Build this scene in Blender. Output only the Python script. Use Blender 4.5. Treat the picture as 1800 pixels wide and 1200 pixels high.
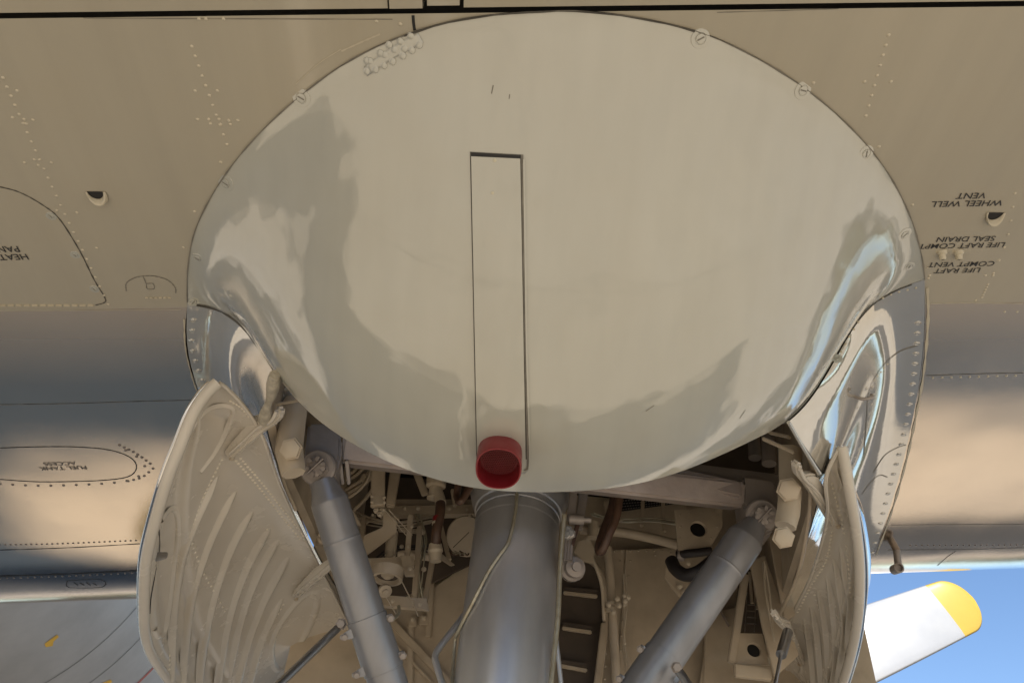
import bpy, bmesh, math, random
from mathutils import Vector, Matrix
from mathutils.bvhtree import BVHTree
random.seed(7)
R = math.radians
for o in list(bpy.data.objects):
    bpy.data.objects.remove(o)
SC = bpy.context.scene
COL = SC.collection

# ------------------------------------------------------------------ camera
PITCH, ROLL = R(39.0), math.atan(0.083)
CAM = Vector((0, 0, 1.5)); F = 1498.0
fwd = Vector((0, math.cos(PITCH), math.sin(PITCH)))
upv = Vector((0, -math.sin(PITCH), math.cos(PITCH)))
rx = Vector((1, 0, 0)); c_, s_ = math.cos(ROLL), math.sin(ROLL)
cam_right = rx * c_ + upv * s_
cam_up = upv * c_ - rx * s_
cd = bpy.data.cameras.new('camera'); cam = bpy.data.objects.new('camera', cd); COL.objects.link(cam)
cd.sensor_width = 36; cd.lens = 36 * F / 1800; cd.clip_start = 0.02; cd.clip_end = 5000
M = Matrix((cam_right, cam_up, -fwd)).transposed().to_4x4(); M.translation = CAM
cam.matrix_world = M
SC.camera = cam

# ------------------------------------------------------------------ sky, sun, exposure
SUN_EL, SUN_AZ = R(44), R(9)          # sun stands behind the viewer, a little to the right
sun_from = Vector((math.sin(SUN_AZ) * math.cos(SUN_EL), -math.cos(SUN_AZ) * math.cos(SUN_EL), math.sin(SUN_EL)))
w = bpy.data.worlds.new('World'); SC.world = w; w.use_nodes = True
nt = w.node_tree; bgn = nt.nodes['Background']
sky = nt.nodes.new('ShaderNodeTexSky'); sky.sky_type = 'NISHITA'; sky.sun_disc = False
sky.sun_elevation = SUN_EL; sky.sun_rotation = math.atan2(sun_from.x, sun_from.y)
sky.air_density = 1.0; sky.dust_density = 0.0; sky.ozone_density = 4.0; sky.altitude = 300
nt.links.new(sky.outputs[0], bgn.inputs[0]); bgn.inputs[1].default_value = 0.135
sl = bpy.data.lights.new('sun', 'SUN'); sl.energy = 5.0; sl.angle = R(0.5); sl.color = (1, .95, .87)
so = bpy.data.objects.new('sun', sl); COL.objects.link(so)
so.rotation_euler = (-sun_from).to_track_quat('-Z', 'Y').to_euler(); so.location = (0, -8, 12)
SC.view_settings.view_transform = 'Standard'; SC.view_settings.look = 'None'
SC.view_settings.exposure = 0.58; SC.view_settings.gamma = 1
SC.cycles.max_bounces = 10; SC.cycles.diffuse_bounces = 6; SC.cycles.glossy_bounces = 6
SC.cycles.caustics_reflective = False

# ------------------------------------------------------------------ pixel -> place helpers (photo pixels, 1800 x 1200)
def ray(px, py):
    dx, dy = px - 900.0, py - 600.0
    return rx * ((dx * c_ + dy * s_) / F) + upv * ((dx * s_ - dy * c_) / F) + fwd
def P(px, py, y):
    d = ray(px, py); return CAM + d * (y / d.y)
def PZ(px, py, z):
    d = ray(px, py); return CAM + d * ((z - CAM.z) / d.z)
DIH, WZ, SWP = 0.105, 2.70, 0.042
def WP(px, py, lift=0.0):
    d = ray(px, py); t = (WZ - lift - CAM.z) / (d.z - DIH * d.x); return CAM + d * t
def scale_at(p):                       # metres per photo pixel at a point
    return (p - CAM).dot(fwd) / F
def catmull(pts, n=8):
    pts = [Vector(p) for p in pts]
    if len(pts) < 3: 
        return [pts[0].lerp(pts[1], i / n) for i in range(n + 1)]
    out = []
    for i in range(len(pts) - 1):
        p0 = pts[i - 1] if i else pts[0] * 2 - pts[1]
        p1, p2 = pts[i], pts[i + 1]
        p3 = pts[i + 2] if i + 2 < len(pts) else pts[-1] * 2 - pts[-2]
        for k in range(n):
            t = k / n
            out.append(0.5 * ((2 * p1) + (p2 - p0) * t + (2 * p0 - 5 * p1 + 4 * p2 - p3) * t * t + (3 * p1 - p0 - 3 * p2 + p3) * t ** 3))
    out.append(pts[-1]); return out
def resample(pts, n):
    L = [0.0]
    for a, b in zip(pts, pts[1:]): L.append(L[-1] + (b - a).length)
    out, j = [], 0
    for i in range(n + 1):
        s = L[-1] * i / n
        while j < len(pts) - 2 and L[j + 1] < s: j += 1
        f = (s - L[j]) / max(1e-9, L[j + 1] - L[j]); out.append(pts[j].lerp(pts[j + 1], min(1, f)))
    return out
def smooth_pts(q, it=6):
    for _ in range(it): q = [q[0]] + [(q[k - 1] + q[k] * 2 + q[k + 1]) / 4 for k in range(1, len(q) - 1)] + [q[-1]]
    return q
def px_path(pts, n=8):
    v = catmull([(a, b, 0) for a, b in pts], n); return [(p.x, p.y) for p in v]

# ------------------------------------------------------------------ materials
MATS = {}
def mat(name, col, rough=.5, metal=0.0, var=.12, vscale=6, bump=0.0, bscale=30, dirt=None, dirt_amt=.4, dirt_scale=4, rvar=0.0, coat=0.0, spec=.5, emit=None, bdist=.002, wave=None, streak=0.0):
    m = bpy.data.materials.new(name); m.use_nodes = True
    n, l = m.node_tree.nodes, m.node_tree.links
    b = n['Principled BSDF']
    tc = n.new('ShaderNodeTexCoord')
    def noise(scale, detail=5, rgh=.6):
        t = n.new('ShaderNodeTexNoise'); t.inputs['Scale'].default_value = scale
        t.inputs['Detail'].default_value = detail; t.inputs['Roughness'].default_value = rgh
        l.new(tc.outputs['Object'], t.inputs['Vector']); return t
    t = noise(vscale); mr = n.new('ShaderNodeMapRange')
    mr.inputs[1].default_value = .3; mr.inputs[2].default_value = .7
    mr.inputs[3].default_value = 1 - var; mr.inputs[4].default_value = 1 + var
    l.new(t.outputs[0], mr.inputs[0])
    mx = n.new('ShaderNodeMix'); mx.data_type = 'RGBA'; mx.blend_type = 'MULTIPLY'; mx.inputs[0].default_value = 1
    mx.inputs[6].default_value = (*col, 1); cmb = n.new('ShaderNodeCombineColor')
    for i in range(3): l.new(mr.outputs[0], cmb.inputs[i])
    l.new(cmb.outputs[0], mx.inputs[7]); out = mx.outputs[2]
    if streak:                                             # faint dirt drawn out along the airflow
        mp = n.new('ShaderNodeMapping'); mp.inputs['Scale'].default_value = (26, 1.1, 9); l.new(tc.outputs['Object'], mp.inputs['Vector'])
        ts = n.new('ShaderNodeTexNoise'); ts.inputs['Scale'].default_value = 1.0; ts.inputs['Detail'].default_value = 6; l.new(mp.outputs[0], ts.inputs['Vector'])
        rs = n.new('ShaderNodeMapRange'); rs.inputs[1].default_value = .35; rs.inputs[2].default_value = .7; rs.inputs[3].default_value = 1 + streak * .4; rs.inputs[4].default_value = 1 - streak
        l.new(ts.outputs[0], rs.inputs[0]); cs = n.new('ShaderNodeCombineColor')
        for i in range(3): l.new(rs.outputs[0], cs.inputs[i])
        ms = n.new('ShaderNodeMix'); ms.data_type = 'RGBA'; ms.blend_type = 'MULTIPLY'; ms.inputs[0].default_value = 1
        l.new(out, ms.inputs[6]); l.new(cs.outputs[0], ms.inputs[7]); out = ms.outputs[2]
    if dirt:
        t2 = noise(dirt_scale, 5, .55); r2 = n.new('ShaderNodeMapRange'); r2.interpolation_type = 'SMOOTHSTEP'
        r2.inputs[1].default_value = .40; r2.inputs[2].default_value = .80; r2.inputs[4].default_value = dirt_amt
        l.new(t2.outputs[0], r2.inputs[0])
        m2 = n.new('ShaderNodeMix'); m2.data_type = 'RGBA'; l.new(r2.outputs[0], m2.inputs[0])
        l.new(out, m2.inputs[6]); m2.inputs[7].default_value = (*dirt, 1); out = m2.outputs[2]
    l.new(out, b.inputs['Base Color'])
    b.inputs['Roughness'].default_value = rough; b.inputs['Metallic'].default_value = metal
    b.inputs['Specular IOR Level'].default_value = spec
    if coat: b.inputs['Coat Weight'].default_value = coat; b.inputs['Coat Roughness'].default_value = .05
    if rvar:
        t3 = noise(vscale * 2.3); r3 = n.new('ShaderNodeMapRange'); r3.inputs[1].default_value = .35; r3.inputs[2].default_value = .7
        r3.inputs[3].default_value = max(.02, rough - rvar); r3.inputs[4].default_value = rough + rvar
        l.new(t3.outputs[0], r3.inputs[0]); l.new(r3.outputs[0], b.inputs['Roughness'])
    nrm = None
    for sc, st, di in ((bscale, bump, bdist),) + ((wave,) if wave else ()):
        if st <= 0: continue
        t4 = noise(sc, 3 if sc > 10 else 1.5, .5); bp = n.new('ShaderNodeBump'); bp.inputs['Strength'].default_value = st; bp.inputs['Distance'].default_value = di
        l.new(t4.outputs[0], bp.inputs['Height'])
        if nrm: l.new(nrm, bp.inputs['Normal'])
        nrm = bp.outputs[0]
    if nrm: l.new(nrm, b.inputs['Normal'])
    MATS[name] = m; return m
mat('fairing_paint', (.45, .445, .385), .05, var=.03, vscale=3, bump=.25, bscale=260, bdist=.0002, dirt=(.42, .36, .25), dirt_amt=.10, dirt_scale=7, rvar=.02, coat=.8, spec=.9, wave=(8, 1.0, .0085), streak=.035)
mat('wing_paint', (.45, .41, .32), .13, var=.05, vscale=2.5, bump=.2, bscale=200, bdist=.0003, dirt=(.36, .30, .2), dirt_amt=.2, dirt_scale=5, rvar=.05, coat=.6, wave=(3.5, .5, .006), streak=.035)
mat('wing_metal', (.72, .60, .465), .085, metal=.97, var=.06, vscale=4, bump=.35, bscale=420, bdist=.0003, rvar=.03, wave=(1.8, .55, .012), dirt=(.5, .42, .32), dirt_amt=.12)
mat('bright_metal', (.78, .77, .75), .07, metal=1, var=.04, vscale=6, bump=.2, bscale=150, bdist=.0004, rvar=.03, wave=(7, .6, .006), dirt=(.5, .45, .36), dirt_amt=.18, dirt_scale=9)
mat('cowl_metal', (.62, .59, .52), .06, metal=.5, coat=1.0, spec=.9, var=.05, vscale=7, bump=.2, bscale=90, bdist=.0005, rvar=.04, wave=(4, .35, .005), dirt=(.6, .54, .44), dirt_amt=.12, dirt_scale=8)
mat('door_paint', (.62, .575, .50), .25, var=.03, vscale=4, dirt=(.42, .35, .26), dirt_amt=.22, dirt_scale=5, rvar=.05)
mat('well_paint', (.50, .42, .315), .45, var=.1, vscale=7, bump=.3, bscale=60, bdist=.001, dirt=(.2, .15, .1), dirt_amt=.5, dirt_scale=6, rvar=.1)
mat('link_paint', (.49, .42, .32), .38, var=.08, vscale=14, bump=.35, bscale=60, bdist=.0012, dirt=(.3, .23, .15), dirt_amt=.4, dirt_scale=14)
mat('forging', (.30, .265, .24), .42, metal=.25, var=.14, vscale=20, bump=.5, bscale=45, bdist=.002, dirt=(.15, .12, .1), dirt_amt=.5, dirt_scale=10)
mat('beam_metal', (.42, .36, .33), .4, metal=.3, var=.16, vscale=24, bump=.6, bscale=35, bdist=.003, dirt=(.22, .17, .14), dirt_amt=.5, dirt_scale=12)
mat('brace_paint', (.28, .28, .29), .34, metal=.35, var=.06, vscale=6, dirt=(.16, .15, .14), dirt_amt=.35, dirt_scale=7, streak=.12)
mat('strut_paint', (.66, .67, .69), .30, metal=.6, streak=.08, var=.03, vscale=5, dirt=(.40, .39, .39), dirt_amt=.12, dirt_scale=3)
mat('steel', (.40, .39, .38), .32, metal=.9, var=.12, vscale=30, dirt=(.25, .18, .11), dirt_amt=.4, dirt_scale=30)
mat('old_tube', (.50, .47, .36), .38, metal=.5, var=.15, vscale=40, dirt=(.3, .22, .12), dirt_amt=.5, dirt_scale=25)
mat('brown_hose', (.075, .042, .028), .5, var=.3, vscale=30, bump=.5, bscale=90, bdist=.002, dirt=(.14, .07, .03), dirt_amt=.5, dirt_scale=14)
mat('black_rubber', (.022, .018, .017), .5, var=.2, vscale=20, bump=.3, bscale=60)
mat('dark_gap', (.02, .019, .018), .7, var=.1)
mat('seam_dark', (.075, .068, .055), .6, var=.3, vscale=20)
mat('seam_sealant', (.19, .175, .145), .6, var=.3, vscale=20)
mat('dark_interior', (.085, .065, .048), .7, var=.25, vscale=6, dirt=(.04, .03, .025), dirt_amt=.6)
mat('tyre', (.03, .029, .028), .75, var=.2)
mat('red_plastic', (.19, .010, .014), .36, var=.08, vscale=20, bump=.2, bscale=80, dirt=(.2, .03, .03), dirt_amt=.4)
mat('red_dark', (.13, .008, .010), .45, var=.15, vscale=30)
mat('ink', (.035, .034, .034), .6, var=.25, vscale=60)
mat('ink_faded', (.22, .19, .155), .5, var=.3, vscale=60)
mat('blade_white', (.39, .39, .39), .25, var=.03, vscale=6, dirt=(.6, .58, .52), dirt_amt=.2)
mat('blade_yellow', (.53, .35, .05), .3, var=.05)
mat('fuselage_metal', (.46, .435, .40), .5, metal=.3, var=.10, vscale=3, bump=.2, bscale=40, dirt=(.36, .33, .29), dirt_amt=.3, dirt_scale=2)
mat('dark_strip', (.05, .048, .045), .85, var=.2, vscale=.5)
mat('added_foliage', (.06, .065, .04), .9, var=.3, vscale=.1)
mat('mark_yellow', (.75, .42, .05), .5); mat('mark_red', (.42, .12, .09), .5)
mat('cream_rivet', (.74, .68, .57), .3, var=.1)
mat('wing_rivet', (.54, .49, .375), .25, var=.1)
mat('sealant_bead', (.44, .40, .32), .8, var=.25, vscale=50, bump=1, bscale=120, bdist=.004)

# metallic rises forward from the spar, painting in the skin's gradually darker reflection
def fade_to_metal():
    m = MATS['wing_metal']; n, l = m.node_tree.nodes, m.node_tree.links; b = n['Principled BSDF']
    tc = n.new('ShaderNodeTexCoord'); sx = n.new('ShaderNodeSeparateXYZ'); l.new(tc.outputs['Object'], sx.inputs[0])
    r = n.new('ShaderNodeMapRange'); r.inputs[1].default_value = 1.25; r.inputs[2].default_value = 1.65; r.inputs[3].default_value = .40; r.inputs[4].default_value = .97
    l.new(sx.outputs[1], r.inputs[0]); l.new(r.outputs[0], b.inputs['Metallic'])
fade_to_metal()
# concrete apron
def concrete():
    m = bpy.data.materials.new('apron_concrete'); m.use_nodes = True
    n, l = m.node_tree.nodes, m.node_tree.links; b = n['Principled BSDF']; b.inputs['Roughness'].default_value = .85
    tc = n.new('ShaderNodeTexCoord')
    t = n.new('ShaderNodeTexNoise'); t.inputs['Scale'].default_value = .6; t.inputs['Detail'].default_value = 9; t.inputs['Roughness'].default_value = .65
    l.new(tc.outputs['Object'], t.inputs['Vector'])
    r = n.new('ShaderNodeValToRGB'); e = r.color_ramp.elements
    e[0].position, e[0].color = .3, (.46, .385, .29, 1); e[1].position, e[1].color = .7, (.57, .49, .385, 1)
    l.new(t.outputs[0], r.inputs[0]); l.new(r.outputs[0], b.inputs['Base Color'])
    t2 = n.new('ShaderNodeTexNoise'); t2.inputs['Scale'].default_value = 90; t2.inputs['Detail'].default_value = 4
    l.new(tc.outputs['Object'], t2.inputs['Vector'])
    bp = n.new('ShaderNodeBump'); bp.inputs['Strength'].default_value = .4; bp.inputs['Distance'].default_value = .003
    l.new(t2.outputs[0], bp.inputs['Height']); l.new(bp.outputs[0], b.inputs['Normal'])
    MATS['apron_concrete'] = m
concrete()

# ------------------------------------------------------------------ object helpers
GEAR = Vector((.03, 2.1, 0))
plane_e = bpy.data.objects.new('aircraft', None); COL.objects.link(plane_e); plane_e.location = GEAR
plane_e['label'] = 'cream and bare metal airplane seen from under its wing, landing gear bay open'
plane_e['category'] = 'airplane'
PINV = Matrix.Translation(-GEAR)
def link(o, parent=None, label=None):
    COL.objects.link(o)
    if parent is not None:
        o.parent = parent
        if parent is plane_e: o.matrix_parent_inverse = PINV
        else: o.matrix_parent_inverse = Matrix.Identity(4)
    if label: o['label'] = label
    return o
def mesh(name, verts, faces, m, parent=None, smooth=True, label=None, angle=None):
    me = bpy.data.meshes.new(name); me.from_pydata([tuple(v) for v in verts], [], faces)
    me.materials.append(MATS[m]); 
    if smooth:
        me.polygons.foreach_set('use_smooth', [True] * len(me.polygons))
        if angle is not None: me.set_sharp_from_angle(angle=R(angle))
    return link(bpy.data.objects.new(name, me), parent, label)
def from_bm(name, bm, m, parent=None, label=None, smooth=True, angle=35):
    me = bpy.data.meshes.new(name); bm.normal_update(); bm.to_mesh(me); bm.free(); me.materials.append(MATS[m])
    if smooth:
        me.polygons.foreach_set('use_smooth', [True] * len(me.polygons)); me.set_sharp_from_angle(angle=R(angle))
    return link(bpy.data.objects.new(name, me), parent, label)
def grid_faces(nu, nv, flip=False):
    f = []
    for i in range(nu - 1):
        for j in range(nv - 1):
            a, b, c, d = i * nv + j, i * nv + j + 1, (i + 1) * nv + j + 1, (i + 1) * nv + j
            f.append((a, d, c, b) if flip else (a, b, c, d))
    return f
def tube_geo(pts, rad, n=14, flat=1.0, side=None, caps=True):
    pts = [Vector(p) for p in pts]; N = len(pts)
    rad = rad if isinstance(rad, (list, tuple)) else [rad] * N
    V, Fc = [], []
    t0 = (pts[1] - pts[0]).normalized()
    a = Vector(side) if side is not None else (Vector((0, 0, 1)) if abs(t0.z) < .9 else Vector((1, 0, 0)))
    for i, p in enumerate(pts):
        t = (pts[min(i + 1, N - 1)] - pts[max(i - 1, 0)]).normalized()
        a = (a - t * a.dot(t)).normalized(); b = t.cross(a)
        for k in range(n):
            th = 2 * math.pi * k / n
            V.append(p + a * (math.cos(th) * rad[i]) + b * (math.sin(th) * rad[i] * flat))
    for i in range(N - 1):
        for k in range(n):
            k2 = (k + 1) % n; Fc.append((i * n + k, i * n + k2, (i + 1) * n + k2, (i + 1) * n + k))
    if caps:
        Fc.append(tuple(range(n - 1, -1, -1))); Fc.append(tuple((N - 1) * n + k for k in range(n)))
    return V, Fc
def tube(name, pts, rad, m, parent=plane_e, n=14, flat=1.0, side=None, label=None, smoothn=0):
    if smoothn: pts = catmull(pts, smoothn)
    if callable(rad): rad = [rad(i / (len(pts) - 1)) for i in range(len(pts))]
    V, Fc = tube_geo(pts, rad, n, flat, side); return mesh(name, V, Fc, m, parent, True, label, 50)
def lathe(name, base, axis, prof, m, parent=plane_e, n=28, label=None):
    """prof: list of (distance along the axis, radius)"""
    ax = Vector(axis).normalized(); a = ax.orthogonal().normalized(); b = ax.cross(a); V, Fc = [], []
    pf = [prof[0]]
    for (h0, r0), (h1, r1) in zip(prof, prof[1:]):          # support rings keep the shading of long runs straight
        if abs(h1 - h0) > .02:
            f = .003 / abs(h1 - h0)
            pf += [(h0 + (h1 - h0) * f, r0 + (r1 - r0) * f), (h0 + (h1 - h0) * (1 - f), r0 + (r1 - r0) * (1 - f))]
        pf.append((h1, r1))
    prof = pf
    for h, r in prof:
        for k in range(n):
            th = 2 * math.pi * k / n; V.append(base + ax * h + (a * math.cos(th) + b * math.sin(th)) * max(r, 1e-4))
    for i in range(len(prof) - 1):
        for k in range(n):
            k2 = (k + 1) % n; Fc.append((i * n + k, i * n + k2, (i + 1) * n + k2, (i + 1) * n + k))
    Fc.append(tuple(range(n - 1, -1, -1))); Fc.append(tuple((len(prof) - 1) * n + k for k in range(n)))
    return mesh(name, V, Fc, m, parent, True, label, 35)
def beam(name, a, b, wdt, hgt, m, parent=plane_e, up=(0, 0, 1), bev=.003, label=None, w2=None, h2=None):
    a, b = Vector(a), Vector(b); t = (b - a).normalized(); u = Vector(up); u = (u - t * u.dot(t)).normalized(); s = t.cross(u)
    bm = bmesh.new(); V = []
    for p, ww, hh in ((a, wdt, hgt), (b, w2 or wdt, h2 or hgt)):
        for i, j in ((-1, -1), (1, -1), (1, 1), (-1, 1)): V.append(bm.verts.new(p + s * (i * ww / 2) + u * (j * hh / 2)))
    for f in ((3, 2, 1, 0), (4, 5, 6, 7), (0, 1, 5, 4), (1, 2, 6, 5), (2, 3, 7, 6), (3, 0, 4, 7)): bm.faces.new([V[i] for i in f])
    bmesh.ops.recalc_face_normals(bm, faces=bm.faces)
    if bev: bmesh.ops.bevel(bm, geom=list(bm.edges), offset=min(bev, wdt * .3, hgt * .3), segments=2, affect='EDGES')
    return from_bm(name, bm, m, parent, label)
def channel(name, a, b, wdt, hgt, m, parent=plane_e, up=(0, 0, 1), th=.005, label=None):
    """a folded U-section, open towards up"""
    a, b = Vector(a), Vector(b); t = (b - a).normalized(); u = Vector(up); u = (u - t * u.dot(t)).normalized(); s = t.cross(u)
    prof = [(-wdt / 2, hgt), (-wdt / 2, 0), (wdt / 2, 0), (wdt / 2, hgt), (wdt / 2 - th, hgt), (wdt / 2 - th, th), (-wdt / 2 + th, th), (-wdt / 2 + th, hgt)]
    V = [p + s * i + u * j for p in (a, b) for i, j in prof]; n = 8
    Fc = [(k, (k + 1) % n, n + (k + 1) % n, n + k) for k in range(n)]
    for o in (0, n): Fc += [(o + 0, o + 1, o + 6, o + 7), (o + 1, o + 2, o + 5, o + 6), (o + 2, o + 3, o + 4, o + 5)]
    bm = bmesh.new(); vs = [bm.verts.new(v) for v in V]
    for f in Fc: bm.faces.new([vs[i] for i in f])
    bmesh.ops.recalc_face_normals(bm, faces=bm.faces)
    return from_bm(name, bm, m, parent, label, smooth=False)
def plate(name, pts, thick, m, parent=plane_e, bev=.002, label=None, toward=None):
    """a flat plate of the given outline, pushed back from the viewer by its thickness"""
    pts = [Vector(p) for p in pts]; nrm = Vector()
    for i in range(len(pts)): nrm += (pts[i] - pts[0]).cross(pts[(i + 1) % len(pts)] - pts[0])
    nrm.normalize()
    tw = Vector(toward) if toward is not None else CAM - pts[0]
    if nrm.dot(tw) < 0: nrm = -nrm; pts.reverse()
    bm = bmesh.new(); A = [bm.verts.new(p) for p in pts]; B = [bm.verts.new(p - nrm * thick) for p in pts]; n = len(pts)
    bm.faces.new(A); bm.faces.new(B[::-1])
    for i in range(n): bm.faces.new((A[i], B[i], B[(i + 1) % n], A[(i + 1) % n]))
    bmesh.ops.recalc_face_normals(bm, faces=bm.faces)
    if bev: bmesh.ops.bevel(bm, geom=[e for e in bm.edges], offset=bev, segments=2, affect='EDGES', clamp_overlap=True)
    return from_bm(name, bm, m, parent, label)
def holed_plate(name, pts, hole, hr, thick, m, parent=plane_e, label=None, n=36):
    """a plate with a round lightening hole: outline walked by angle round the hole"""
    pts = [Vector(p) for p in pts]; nrm = Vector()
    for i in range(len(pts)): nrm += (pts[i] - pts[0]).cross(pts[(i + 1) % len(pts)] - pts[0])
    nrm.normalize()
    if nrm.dot(CAM - pts[0]) < 0: nrm = -nrm
    hole = Vector(hole); hole -= nrm * (hole - pts[0]).dot(nrm)
    a = nrm.orthogonal().normalized(); b = nrm.cross(a)
    def edge(th):
        d = a * math.cos(th) + b * math.sin(th); best = None
        for i in range(len(pts)):
            p, q = pts[i] - hole, pts[(i + 1) % len(pts)] - hole
            px_, py_, qx, qy = p.dot(a), p.dot(b), q.dot(a), q.dot(b)
            dx, dy = math.cos(th), math.sin(th); den = dx * (qy - py_) - dy * (qx - px_)
            if abs(den) < 1e-12: continue
            t = (px_ * (qy - py_) - py_ * (qx - px_)) / den; s = (px_ * dy - py_ * dx) / den
            if t > 0 and -1e-6 <= s <= 1 + 1e-6 and (best is None or t < best): best = t
        return hole + d * (best or hr * 1.2)
    ths = [2 * math.pi * k / n for k in range(n)]
    for p in pts: ths.append(math.atan2((p - hole).dot(b), (p - hole).dot(a)) % (2 * math.pi))
    ths = sorted(set(round(t, 5) for t in ths)); n = len(ths); rings = []
    E = [edge(t) for t in ths]; H = [hole + (a * math.cos(t) + b * math.sin(t)) * hr for t in ths]
    L = [hole + (a * math.cos(t) + b * math.sin(t)) * hr * 1.12 + nrm * .004 for t in ths]
    V = E + [p.copy() for p in L] + H + [p - nrm * thick for p in H] + [p - nrm * thick for p in E]
    Fc = []
    for r_ in range(5):
        for k in range(n):
            k2 = (k + 1) % n; Fc.append((r_ * n + k, r_ * n + k2, ((r_ + 1) % 5) * n + k2, ((r_ + 1) % 5) * n + k))
    bm = bmesh.new(); vs = [bm.verts.new(v) for v in V]
    for f in Fc: bm.faces.new([vs[i] for i in f])
    bmesh.ops.recalc_face_normals(bm, faces=bm.faces)
    return from_bm(name, bm, m, parent, label, angle=25)
# small shared hardware -------------------------------------------------
def hw_mesh(key, prof, n, m, slot=False):
    V, Fc = [], []
    for h, r in prof:
        for k in range(n):
            th = 2 * math.pi * k / n; V.append(Vector((math.cos(th) * r, math.sin(th) * r, h)))
    for i in range(len(prof) - 1):
        for k in range(n):
            k2 = (k + 1) % n; Fc.append((i * n + k, i * n + k2, (i + 1) * n + k2, (i + 1) * n + k))
    Fc.append(tuple((len(prof) - 1) * n + k for k in range(n)))
    if slot:
        b0 = len(V); z = prof[-1][0]
        V += [Vector((x, y, z + .0004)) for x, y in ((-.006, -.0011), (.006, -.0011), (.006, .0011), (-.006, .0011))]
        Fc.append((b0, b0 + 1, b0 + 2, b0 + 3))
    me = bpy.data.meshes.new(key); me.from_pydata([tuple(v) for v in V], [], Fc); me.materials.append(MATS[m])
    if slot:
        me.materials.append(MATS['seam_sealant']); me.polygons[-1].material_index = 1
    me.polygons.foreach_set('use_smooth', [True] * len(me.polygons)); me.set_sharp_from_angle(angle=R(40)); return me
def frame(p, nrm, roll=0.0):
    q = Vector(nrm).to_track_quat('Z', 'Y').to_matrix().to_4x4(); q = q @ Matrix.Rotation(roll, 4, 'Z'); q.translation = p; return q
def put(name, me, p, nrm, parent, roll=0.0, sc=1.0, label=None):
    o = bpy.data.objects.new(name, me); o.matrix_basis = frame(p, nrm, roll) @ Matrix.Scale(sc, 4); return link(o, parent, label)
HW = {}
HW['fastener'] = hw_mesh('quarter_turn_fastener', [(-.001, .016), (.0012, .0152), (.0012, .0095), (.0003, .009), (.0003, .0078), (.0022, .0072), (.0024, .001)], 24, 'fairing_paint', True)
HW['screw'] = hw_mesh('dimpled_screw', [(-.001, .0098), (.0010, .0090), (.0004, .0062), (.0016, .0052), (.002, .001)], 16, 'cowl_metal')
HW['hex'] = hw_mesh('hex_bolt', [(-.002, .016), (.002, .016), (.002, .0125), (.0105, .0125), (.012, .0105), (.012, .001)], 6, 'steel')
HW['bolt'] = hw_mesh('cream_bolt', [(-.002, .012), (.0015, .012), (.0015, .0085), (.008, .0085), (.009, .007), (.009, .001)], 8, 'link_paint')
HW['big_hex'] = hw_mesh('large_hex_nut', [(-.004, .033), (.004, .033), (.004, .0285), (.011, .0285), (.014, .024), (.014, .001)], 6, 'link_paint')
HW['hex_dark'] = hw_mesh('dark_hex_bolt', [(-.002, .016), (.002, .016), (.002, .0125), (.0105, .0125), (.012, .0105), (.012, .001)], 6, 'forging')
def rivets(name, plist, r, m, parent, seg=6):
    """a run of small dome heads, too small to pick apart one by one"""
    V, Fc = [], []
    for p, nr in plist:
        nr = Vector(nr); a = nr.orthogonal().normalized(); b = nr.cross(a); o = len(V)
        for rr, hh in ((1, -.1), (.72, .38)):
            for k in range(seg):
                th = 2 * math.pi * k / seg; V.append(p + (a * math.cos(th) + b * math.sin(th)) * r * rr + nr * r * hh)
        V.append(p + nr * r * .5)
        for k in range(seg):
            k2 = (k + 1) % seg; Fc.append((o + k, o + k2, o + seg + k2, o + seg + k)); Fc.append((o + seg + k, o + seg + k2, o + 2 * seg))
    if not V: return None
    o = mesh(name, V, Fc, m, parent); o['kind'] = 'stuff'; return o
def tree_of(*objs):
    V, Fc = [], []
    for o in objs:
        b = len(V); V += [v.co.copy() for v in o.data.vertices]; Fc += [[b + i for i in p.vertices] for p in o.data.polygons]
    return BVHTree.FromPolygons(V, Fc)
def hit(tree, px, py):
    d = ray(px, py).normalized(); loc, nr, idx, dist = tree.ray_cast(CAM, d)
    if loc is None: return None, None
    if nr.dot(d) > 0: nr = -nr
    return loc, nr
def hits(tree, pxs):
    out = []
    for a, b in pxs:
        p, n = hit(tree, a, b)
        if p is not None: out.append((p, n))
    return out
def dotted(pts, step):
    pts = resample([Vector((a, b, 0)) for a, b in px_path(pts)], 400); out = [pts[0]]; acc = 0
    for a, b in zip(pts, pts[1:]):
        acc += (b - a).length
        if acc >= step: out.append(b); acc = 0
    return [(p.x, p.y) for p in out]
def ribbon(name, pn, width, m, parent, lift=.0008, label=None, wob=0.0):
    """a narrow strip lying on a surface: list of (point, normal)"""
    V, Fc = [], []
    N = len(pn)
    if N < 2: return None
    for i, (p, n) in enumerate(pn):
        t = (pn[min(i + 1, N - 1)][0] - pn[max(i - 1, 0)][0]).normalized(); s = t.cross(n).normalized()
        ww = width / 2 * (1 + wob * math.sin(i * 1.7) + wob * random.uniform(-.6, .6))
        V += [p + s * ww + n * lift, p - s * ww + n * lift]
    for i in range(N - 1): Fc.append((2 * i, 2 * i + 1, 2 * i + 3, 2 * i + 2))
    return mesh(name, V, Fc, m, parent, True, label)
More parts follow.
